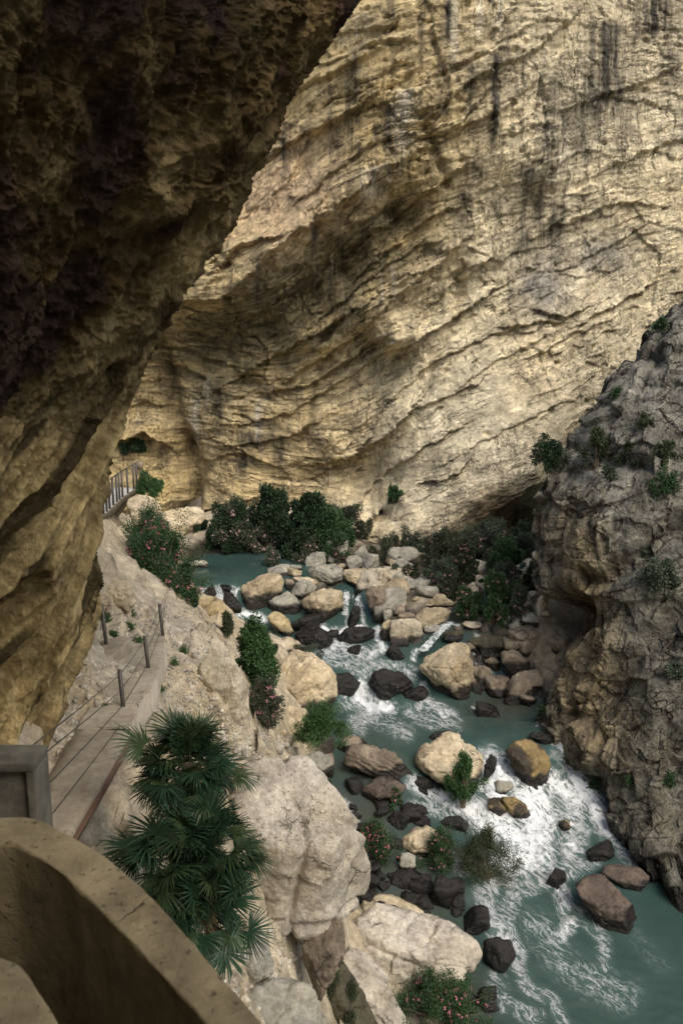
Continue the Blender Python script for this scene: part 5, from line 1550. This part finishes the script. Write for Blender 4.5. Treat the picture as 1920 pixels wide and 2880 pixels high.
# lower left slope
plant('bush', 'bright green bush on the slope right of the terrace', (655, 1750, 778, 1935), 'bright', 9500, .11, .35, t=26.5, clumps=60, cat='bush')
plant('oleander', 'dry pinkish oleander under the bright green bush', (690, 1905, 795, 2085), 'brown', 5500, .10, .18, 130, (.5, .26, .27), t=25.5, clumps=44)
plant('shrub', 'thin grey shrub on the broad pale rock slope', (800, 1812, 905, 1886), 'grey', 1800, .11, .2)
plant('shrub', 'feathery green shrub at the left shore of the middle pool', (836, 1980, 958, 2100), 'bright', 5200, .15, .12, clumps=40, t=31)
plant('shrub', 'small dull shrub left of the rough yellow brown boulder', (600, 1725, 670, 1795), 'olive', 1600, .11, .25)
plant('shrub', 'faint green shrub on the slope above the black boulder', (720, 1800, 790, 1842), 'olive', 900, .1, .2)
plant('oleander', 'bright pink oleander by the shallows right of the giant pale boulder', (990, 2312, 1112, 2432), 'mid', 5500, .09, .18, 150, (.78, .25, .33), clumps=36)
plant('oleander', 'oleander with bare pale stems before the tan shore boulder', (1182, 2328, 1290, 2450), 'mid', 3600, .09, .16, 60, (.70, .28, .33), clumps=30, stems=30)
plant('shrub', 'wispy dark willow leaning over the white water', (1262, 2330, 1470, 2480), 'olive', 4200, .11, .14, clumps=46, stems=40, depth=.5)
plant('bush', 'fresh green bush sprouting from the big cream boulder', (1255, 2128, 1350, 2270), 'bright', 4200, .10, .25, clumps=26, t=33.3, depth=.5, cat='bush')
plant('oleander', 'small pink oleander on the reddish brown boulder', (1080, 2212, 1138, 2284), 'mid', 1800, .09, .2, 36, (.78, .3, .36), t=33)
plant('oleander', 'pink oleander thicket with bare canes at the bottom edge', (1090, 2735, 1370, 2915), 'mid', 9500, .09, .16, 130, (.72, .28, .34), clumps=60, stems=44)
plant('fern', 'mossy ferns in the cleft at the bottom', (890, 2760, 1010, 2890), 'olive', 3000, .07, .3, cat='fern')
# buttress shrubs
for bb, hue, nl, lab, nm in [((1498, 1230, 1612, 1334), 'dark', 4200, 'dark tree leaning out from the edge of the buttress', 'tree'), ((1640, 1205, 1716, 1320), 'olive', 2800, 'tall olive shrub on the shoulder of the buttress', 'shrub'),
                             ((1730, 1250, 1815, 1308), 'olive', 2000, 'olive shrub mid face between the shoulder and the right edge', 'shrub'), ((1826, 1243, 1925, 1315), 'olive', 2200, 'shrub at the right edge level with the leaning tree', 'shrub'),
                             ((1828, 1335, 1912, 1400), 'mid', 2200, 'brighter green shrub low on the right edge', 'shrub'), ((1685, 1312, 1735, 1348), 'grey', 900, 'small grey shrub under the tall olive shrub', 'shrub'),
                             ((1795, 1566, 1925, 1680), 'grey', 3600, 'broad grey green shrub hanging on the lower right face', 'shrub'), ((1782, 1520, 1840, 1572), 'grey', 1200, 'little grey green shrub over the broad hanging one', 'shrub'),
                             ((1872, 1866, 1922, 1916), 'grey', 900, 'small shrub alone at the lower right edge', 'shrub'), ((1508, 1990, 1550, 2030), 'dark', 900, 'dark tuft at the waterline of the buttress', 'shrub'),
                             ((1830, 895, 1876, 935), 'mid', 700, 'small green tuft near the buttress crest', 'shrub'), ((1715, 1090, 1745, 1120), 'mid', 500, 'tiny shrub on the crest above the tall olive shrub', 'shrub'),
                             ((1655, 2190, 1690, 2220), 'mid', 300, 'tiny plant on the wet foot of the buttress', 'shrub'), ((1790, 1165, 1835, 1200), 'olive', 700, 'thin shrub high on the middle of the buttress face', 'shrub'),
                             ((1870, 2180, 1905, 2210), 'mid', 300, 'tiny plant far down the right edge of the buttress', 'shrub'), ((1750, 2180, 1790, 2215), 'mid', 400, 'green tuft low on the face near the water', 'shrub')]:
    plant(nm, lab, bb, hue, nl, .16, .25, cat='tree' if nm == 'tree' else 'shrub', depth=.6, thin=.34 if nm != 'tree' else .6)
# weeds on the terrace
for k, (x, y, w) in enumerate([(365, 1767, 26), (388, 1806, 24), (516, 1837, 28), (492, 1866, 24), (613, 1866, 22), (408, 1950, 16), (450, 1945, 20), (300, 1745, 26), (320, 1790, 30), (280, 1735, 30), (370, 1730, 20), (295, 1990, 16)]):
    plant('weed', 'small green weed tuft on the gravel terrace', (x - w / 2, y - w * .5, x + w / 2, y + w * .15), 'bright', 260, .05, .3, cat='weed', group='weeds on the gravel terrace', clumps=8, stems=4)


# ------------------------------------------------------------------ fan palms
def frond_mesh(seed):
    g = np.random.default_rng(seed)
    nb = int(g.integers(30, 38))
    span = math.radians(g.uniform(190, 250))
    R = .46 * g.uniform(.85, 1.1)
    Vv, Ff, Cc = [], [], []
    pet = .42 * g.uniform(.7, 1.2)
    n0 = 0
    for k in range(nb):
        an = -span / 2 + span * k / (nb - 1) + g.normal(0, .03)
        L = R * (1 - .25 * (abs(an) / (span / 2)) ** 2) * g.uniform(.85, 1.08)
        w = R * 0.027
        dr = np.array([math.cos(an), math.sin(an), 0])
        sd_ = np.array([-math.sin(an), math.cos(an), 0])
        dp = g.uniform(.05, .45)
        prof = [(0.0, .25), (.4, 1.0), (.75, .8), (1.0, .04)]
        for f, ww_ in prof:
            c = np.array([pet, 0, 0]) + dr * L * f + np.array([0, 0, -dp * L * f ** 2.2 + .06 * f * (1 - f)])
            Vv += [c + sd_ * w * ww_ + [0, 0, .35 * w * ww_], c, c - sd_ * w * ww_ + [0, 0, .35 * w * ww_]]
        for i in range(3):
            a0 = n0 + 3 * i
            Ff += [[a0, a0 + 3, a0 + 4, a0 + 1], [a0 + 1, a0 + 4, a0 + 5, a0 + 2]]
        n0 += 12
        base = (np.array([0.018, 0.046, 0.026]) if seed % 3 else np.array([0.036, 0.058, 0.022])) * g.uniform(.7, 1.5)
        tip = np.array([0.05, 0.085, 0.045])
        for f, _ in prof:
            Cc += [base * (1 - .35 * f) + tip * .35 * f] * 3
    Vt_, Ft_ = tubes([spl(np.array([[0, 0, 0], [pet * .5, 0, .02], [pet, 0, 0]]), 5)], [np.linspace(.011, .007, 5)], 5)
    Vv = np.concatenate([np.array(Vv), Vt_])
    Fall = [np.array(Ff, np.int32), Ft_ + n0]
    Cc = np.concatenate([np.array(Cc), np.repeat([[.06, .08, .035]], len(Vt_), 0)])
    return Vv, np.concatenate(Fall), Cc


def dead(c):
    return c * 0 + np.array([[0.20, 0.145, 0.07]])


FR = []
for s_ in range(6):
    v, f, c = frond_mesh(s_)
    o = mk('frond', v, f, M_palm, None, {'Col': c}, smooth=False)
    FR.append(o.data)
    bpy.data.objects.remove(o)
v, f, c = frond_mesh(40)
o = mk('frond', v * np.array([.9, .6, 1]), f, M_palm, None, {'Col': dead(c)}, smooth=False)
FRD = o.data
bpy.data.objects.remove(o)


def palm(label, crown, n, scale, lean, trunk_len, seed, lowest=-60, spread=0.2):
    """crown: world point of the growing tip"""
    crown = np.array(crown, float)
    base = crown + np.array([0.05, 0.25, -trunk_len])
    root = empty('fan_palm', base, label, 'palm')
    cl = crown - base
    pts_ = spl(np.array([[0, 0, -.15], cl * .35 + [0.05, 0, 0], cl * .75, cl]), 14)
    Vs, Fs = tubes([pts_], [np.linspace(.10, .075, 14) * (1 + .12 * np.sin(np.arange(14) * 2.2))], 10)
    mk('trunk', Vs, Fs, M_stem, root)
    g = np.random.default_rng(seed)
    for k in range(n):
        el = math.radians(90 - (90 - lowest) * ((k + .5) / n) ** .8) + g.normal(0, .12)
        az = k * 2.39996 + g.normal(0, .25)
        isd = k > n * .84
        o = bpy.data.objects.new('frond', FRD if isd else FR[int(g.integers(0, 6))])
        C.objects.link(o)
        o.parent = root
        o.location = cl + g.normal(0, spread * .4, 3) * np.array([1, 1, .6]) - np.array([0, 0, spread * (k / n)])
        d = Vector((math.cos(az) * math.cos(el), math.sin(az) * math.cos(el), math.sin(el)))
        X = d
        Z = Vector((0, 0, 1)) - d * d.z
        if Z.length < .2: Z = Vector((math.cos(az + 3.14), math.sin(az + 3.14), 0.2))
        Z.normalize()
        Yv = Z.cross(X).normalized()
        Z = X.cross(Yv)
        Mx = Matrix((X, Yv, Z)).transposed()
        Mx = Mx @ Matrix.Rotation(g.normal(0, .35), 3, 'X')
        o.rotation_euler = Mx.to_euler()
        s_ = scale * g.uniform(.8, 1.15)
        o.scale = (s_, s_, s_)
        if isd: o['label'] = 'dry brown frond'
    return root


palm('tall fan palm whose crown rises in front of the walkway edge', P(525, 2135, 12.3), 78, .95, 0, 1.5, 11, -50, .30)
palm('lower bushy fan palm below the tall one, right side', P(590, 2385, 11.6), 70, .92, 0, 1.0, 12, -60, .45)
palm('lower bushy fan palm nearest the curved parapet', P(490, 2400, 11.6), 70, .98, 0, 1.0, 13, -60, .45)
palm('small fan palm drooping at the bottom of the clump', P(570, 2540, 11.3), 48, .88, 0, .7, 14, -75, .4)

# ------------------------------------------------------------------ concrete and metalwork
# curved parapet in the foreground: a plan strip extruded down
def strip_wall(name, outer, inner, z, zb, mat, label, cat, chip=0.012, seed=1):
    n = 160
    o_ = spl(np.array([Pz(x, y, z) for x, y in outer]), n)
    i_ = spl(np.array([Pz(x, y, z) for x, y in inner]), n)
    cols = []
    for f in [0, .012, .04, .10, .2, .32, .44, .56, .68, .8, .9, .96, .988, 1]:
        cols.append(o_ * (1 - f) + i_ * f)
    topg = np.stack(cols, 1)                      # n x 14
    topf = topg.reshape(-1, 3)
    ed = np.minimum(np.arange(14), 13 - np.arange(14)).clip(0, 2)
    rnd = np.array([-.010, -.002, 0.0])[ed]
    topg = topg + np.stack([0 * topg[..., 0], 0 * topg[..., 0], chip * fbm(topf * 5, 4).reshape(n, 14) + rnd[None, :] * (1 + 1.2 * fbm(topf * 6 + 9, 3).reshape(n, 14))], -1)
    wob = 0.02 * fbm(topf * 4 + 3, 4).reshape(n, 14)
    dirw = (o_ - i_); dirw /= np.linalg.norm(dirw, axis=1)[:, None]
    topg[:, 0] += dirw * wob[:, :1]; topg[:, -1] += dirw * wob[:, -1:]
    K = 24
    zz = np.concatenate([[.0015, .005, .015], np.linspace(0, 1, K)[1:-2]])
    left = [np.stack([topg[:, 0, 0], topg[:, 0, 1], topg[:, 0, 2] * (1 - f) + zb * f], 1) + dirw * (.012 * fbm(np.stack([topg[:, 0, 0], topg[:, 0, 1], np.full(n, f * 5)], 1) * 3, 3))[:, None] for f in zz]
    right = [np.stack([topg[:, -1, 0], topg[:, -1, 1], topg[:, -1, 2] * (1 - f) + zb * f], 1) + dirw * (.012 * fbm(np.stack([topg[:, -1, 0], topg[:, -1, 1], np.full(n, f * 5)], 1) * 3 + 7, 3))[:, None] for f in zz]
    G = np.stack(left[::-1] + [topg[:, k] for k in range(14)] + right, 1)
    ob = mk(name, G.reshape(-1, 3), grid_faces(n, G.shape[1]), mat)
    return tag(ob, label, cat)


strip_wall('parapet', [(-420, 2330), (-200, 2300), (0, 2298), (100, 2304), (190, 2345), (300, 2412), (400, 2497), (470, 2568), (560, 2672), (640, 2768), (740, 2880), (860, 3050), (950, 3250)],
           [(-420, 2420), (-200, 2375), (0, 2368), (70, 2385), (150, 2437), (240, 2517), (330, 2607), (415, 2697), (500, 2790), (580, 2880), (690, 3050), (790, 3250), (850, 3400)], -2.2, -5.2, M_conc, 'curved weathered concrete parapet sweeping through the lower left corner', 'parapet')
strip_wall('parapet', [(-500, 2600), (-200, 2640), (0, 2690), (60, 2722), (110, 2785), (170, 2880), (240, 3050), (300, 3300)],
           [(-900, 2900), (-500, 2900), (-300, 2900), (-200, 2950), (-150, 3000), (-100, 3100), (-40, 3300), (0, 3600)], -2.2, -5.2, M_conc, 'inner curved concrete wall cut off by the bottom left corner', 'parapet')
# landing floor in the channel between the two walls
q = [Pz(-500, 2350, -2.2), Pz(900, 2900, -2.2), Pz(700, 3600, -2.2), Pz(-900, 3400, -2.2)]
Vf, Ff = boxes([[(-4.0, 0.2, -5.1), (0.6, 0.2, -5.1), (0.2, 3.5, -5.1), (-4.0, 3.9, -5.1), (-4.0, 0.2, -4.6), (0.6, 0.2, -4.6), (0.2, 3.5, -4.6), (-4.0, 3.9, -4.6)]])
tag(mk('stair_floor', Vf, Ff, M_conc, smooth=False), kind='structure')

# pillar with recessed panel at the left edge
tp_ = 6.2
pa = P(95, 2148, tp_); pb = P(-140, 2150, tp_)
x1_, x0_, zt_ = float(pa[0]), float(pb[0]), float(pa[2])
yf = float(pa[1])
root = empty('concrete_pillar', (x0_, yf, zt_ - 2.2), 'squat concrete pillar with a recessed panel at the left edge', 'pillar')
rel = np.array([x0_, yf, zt_ - 2.2])
bl = [abox(x0_, x1_, yf, yf + .30, zt_ - .07, zt_), abox(x1_ - .065, x1_, yf + .001, yf + .30, zt_ - 2.2, zt_ - .072), abox(x0_, x1_ - .068, yf + .05, yf + .30, zt_ - 2.2, zt_ - .072)]
Vp, Fp = boxes(bl)
po = mk('body', Vp - rel, Fp, M_conc2, root, smooth=False)
bv = po.modifiers.new('bevel', 'BEVEL'); bv.width = .008; bv.segments = 2
hk = np.array([P(38, 2150, tp_ + .1), P(45, 2138, tp_ + .1), P(55, 2132, tp_ + .12), P(62, 2136, tp_ + .12)])
Vh, Fh = tubes([spl(hk, 12) - rel], [.008], 6)
mk('cable_hook', Vh, Fh, M_rust, root)

# walkway slab with edge beam
zs = -6.72
edge = [(150, 2420), (196, 2340), (262, 2230), (330, 2112), (362, 2055)]
inn_ = [(20, 2420), (92, 2270), (148, 2165), (190, 2090), (215, 2050)]
n = 60
eo = spl(np.array([Pz(x, y, zs) for x, y in edge]), n); ei = spl(np.array([Pz(x, y, zs) for x, y in inn_]), n)
wob = 0.03 * fbm(eo * 3, 3)[:, None]
sec = [ei + [0, 0, -.3], ei, ei * .75 + eo * .25, ei * .5 + eo * .5, ei * .25 + eo * .75, eo + wob * [1, 0, 0], eo + wob * [1, 0, .0] + [.03, 0, -.04], eo + [.03, 0, -.28], ei * .2 + eo * .8 + [0, 0, -.3]]
Gs = np.stack(sec, 1)
Gs[:, 1:6, 2] += .012 * fbm(Gs[:, 1:6].reshape(-1, 3) * 3, 3).reshape(n, 5)
root = empty('walkway', ei[0], 'worn concrete walkway slab beside the fan palm', 'walkway')
o = mk('slab', Gs.reshape(-1, 3) - ei[0], grid_faces(n, Gs.shape[1]), M_slab, root)
es = [eo + [.032, 0, -.09], eo + [.10, 0, -.10], eo + [.10, 0, -.14], eo + [.032, 0, -.14]]
Ge = np.stack(es + [es[0]], 1)
mk('edge_rail', Ge.reshape(-1, 3) - ei[0], grid_faces(n, 5), M_rust, root, smooth=False)

# rough concrete path going on up to the posts
pe = [(366, 2052), (402, 1975), (436, 1926), (452, 1870), (466, 1815), (455, 1765)]
pi_ = [(212, 2052), (262, 1965), (288, 1905), (318, 1862), (368, 1815), (395, 1765)]
pz_ = [-6.74, -6.80, -6.86, -6.98, -7.2, -7.45]
eo = spl(np.array([Pz(x, y, z) for (x, y), z in zip(pe, pz_)]), n); ei2 = spl(np.array([Pz(x, y, z) for (x, y), z in zip(pi_, pz_)]), n)
cols = [eo + [.02, 0, -.45]] + [eo * (1 - f) + ei2 * f for f in np.linspace(0, 1, 22)] + [ei2 + [0, 0, -.3]]
Gp = np.stack(cols, 1)
flat = Gp.reshape(-1, 3)
Gp[:, :, 0] += .05 * fbm(flat * 2.5, 4).reshape(n, 24) * (np.arange(24) < 3)
Gp[:, 1:-1, 2] += (.05 * fbm(flat * 1.5, 5, .6)).reshape(n, 24)[:, 1:-1]
tag(mk('path', Gp.reshape(-1, 3), grid_faces(n, 24), M_path), kind='structure')

# step slab at the bend of the path
c4 = [Pz(*q, -6.75) for q in ((296, 1862), (372, 1793), (338, 1788), (285, 1800))]
c4b = [c + np.array([0, 0, -.35]) for c in c4]
Vf, Ff = boxes([c4b + c4])
o = mk('step_slab', Vf, Ff, M_slab, smooth=False)
tag(o, 'raised concrete step at the bend of the gravel path', 'step')
bv = o.modifiers.new('bevel', 'BEVEL'); bv.width = .03; bv.segments = 3


def post_mesh(b, h, lean=(0, 0), s=.036):
    b = np.array(b, float)
    tpv = b + np.array([lean[0], lean[1], h])
    bb_ = b - np.array([0, 0, .25])
    ring = np.array([(-s, -s * .6, 0), (s, -s * .6, 0), (s, s * .6, 0), (-s, s * .6, 0)])
    return np.concatenate([bb_ + ring, tpv + ring])


def railing(label, posts, ends, fr=(.92, .68, .44, .2), extra_near=None):
    """posts: (px,py base, px,py top)"""
    tb = []
    for bx, by, tx, ty in posts:
        t = hit(bx, by)
        b = P(bx, by, t)
        tpv = P(tx, ty, t)
        h = float(np.linalg.norm(tpv - b))
        tb.append((b, h, (float(tpv[0] - b[0]), 0)))
    root = empty('cable_railing', tb[0][0], label, 'railing')
    o0 = tb[0][0]
    for b, h, ln in tb:
        Vp, Fp = boxes([post_mesh(b - o0, h, ln)])
        mk('post', Vp, Fp, M_steel, root, smooth=False)
    for k, f in enumerate(fr):
        pts_ = []
        if extra_near is not None: pts_.append(extra_near[k])
        for b, h, ln in tb:
            pts_.append(b + np.array([ln[0] * f - .0, -.03, h * f]))
        if ends is not None: pts_.append(ends[k])
        path = []
        for A_, B_ in zip(pts_[:-1], pts_[1:]):
            for s_ in np.linspace(0, 1, 8, endpoint=False):
                path.append(A_ * (1 - s_) + B_ * s_ - np.array([0, 0, .05 * s_ * (1 - s_)]))
        path.append(pts_[-1])
        Vc, Fc = tubes([np.array(path) - o0], [.007], 5)
        mk('cable', Vc, Fc, M_steel, root)
    return root


railing('steel post and cable railing along the outer edge of the gravel path', [(356, 2056, 346, 1873), (425, 1925, 414, 1782), (463, 1812, 454, 1694)], [P(480 - 6 * k, 1640 + 22 * k, 26) for k in range(4)],
        extra_near=[P(40, 2138, 6.3), P(62, 2170, 6.5), P(98, 2246, 7.0), P(125, 2318, 7.6)])
railing('short steel railing with one post on the inner side of the path', [(302, 1826, 294, 1692)], [P(388, 1702 + 12 * k, 22.5) for k in range(3)], fr=(.97, .72, .45), extra_near=[P(283, 1745 + 26 * k, 17.5) for k in range(3)])

# far boardwalk clinging to the cliff
dk = [(270, 1462, 31.5), (300, 1432, 33), (326, 1410, 35), (352, 1392, 37), (388, 1370, 39.5)]
ck = spl(np.array([P(*q) for q in dk]), 40)
zd = float(ck[:, 2].mean())
ck[:, 2] = np.linspace(ck[0, 2], ck[-1, 2], 40)
root = empty('boardwalk', ck[0], 'narrow boardwalk with upright railing hung on the cliff at the left', 'boardwalk')
o0 = ck[0].copy()
nl = np.gradient(ck, axis=0); nl[:, 2] = 0; nl /= np.linalg.norm(nl, axis=1)[:, None]
lf = np.stack([-nl[:, 1], nl[:, 0], 0 * nl[:, 0]], 1)
wd = 1.3
Gd = np.stack([ck + lf * wd + [0, 0, -.02], ck + [0, 0, 0], ck + [0, 0, -.06], ck + lf * wd + [0, 0, -.08]], 1)
mk('deck', (Gd - o0).reshape(-1, 3), grid_faces(40, 4), M_deck, root, smooth=False)
es = [ck - lf * .06 + [0, 0, .03], ck - lf * .005 + [0, 0, .03], ck - lf * .005 + [0, 0, -.22], ck - lf * .06 + [0, 0, -.22], ck - lf * .06 + [0, 0, .03]]
mk('edge_beam', (np.stack(es, 1) - o0).reshape(-1, 3), grid_faces(40, 5), M_wood, root, smooth=False)
for i in np.linspace(4, 39, 11).round().astype(int):
    b = ck[i] + lf[i] * .04
    Vp, Fp = boxes([post_mesh(b - o0, 1.15, s=.04)])
    mk('post', Vp, Fp, M_steel, root, smooth=False)
    a0 = ck[i] + [0, 0, -.15]; b0 = ck[i] + lf[i] * 1.1 + [0, 0, -1.5]
    Vb_, Fb_ = tubes([np.array([a0, b0]) - o0], [.05], 6)
    mk('brace', Vb_, Fb_, M_wood, root)
for h in (1.12, .85, .6, .35):
    Vb_, Fb_ = tubes([ck + lf * .04 + [0, 0, h] - o0], [.022 if h > 1 else .008], 5)
    mk('handrail' if h > 1 else 'cable', Vb_, Fb_, M_steel, root)
# small dark sign post by the boardwalk end
pb_ = P(396, 1352, 41)
Vp, Fp = boxes([abox(-.06, .06, -.04, .04, -.1, .9), abox(-.16, .16, -.07, -.042, .55, .95)])
tag(mk('sign_post', Vp, Fp, M_wood, smooth=False, loc=pb_), 'small dark post at the end of the boardwalk', 'post')
print('boulders', BCOUNT)
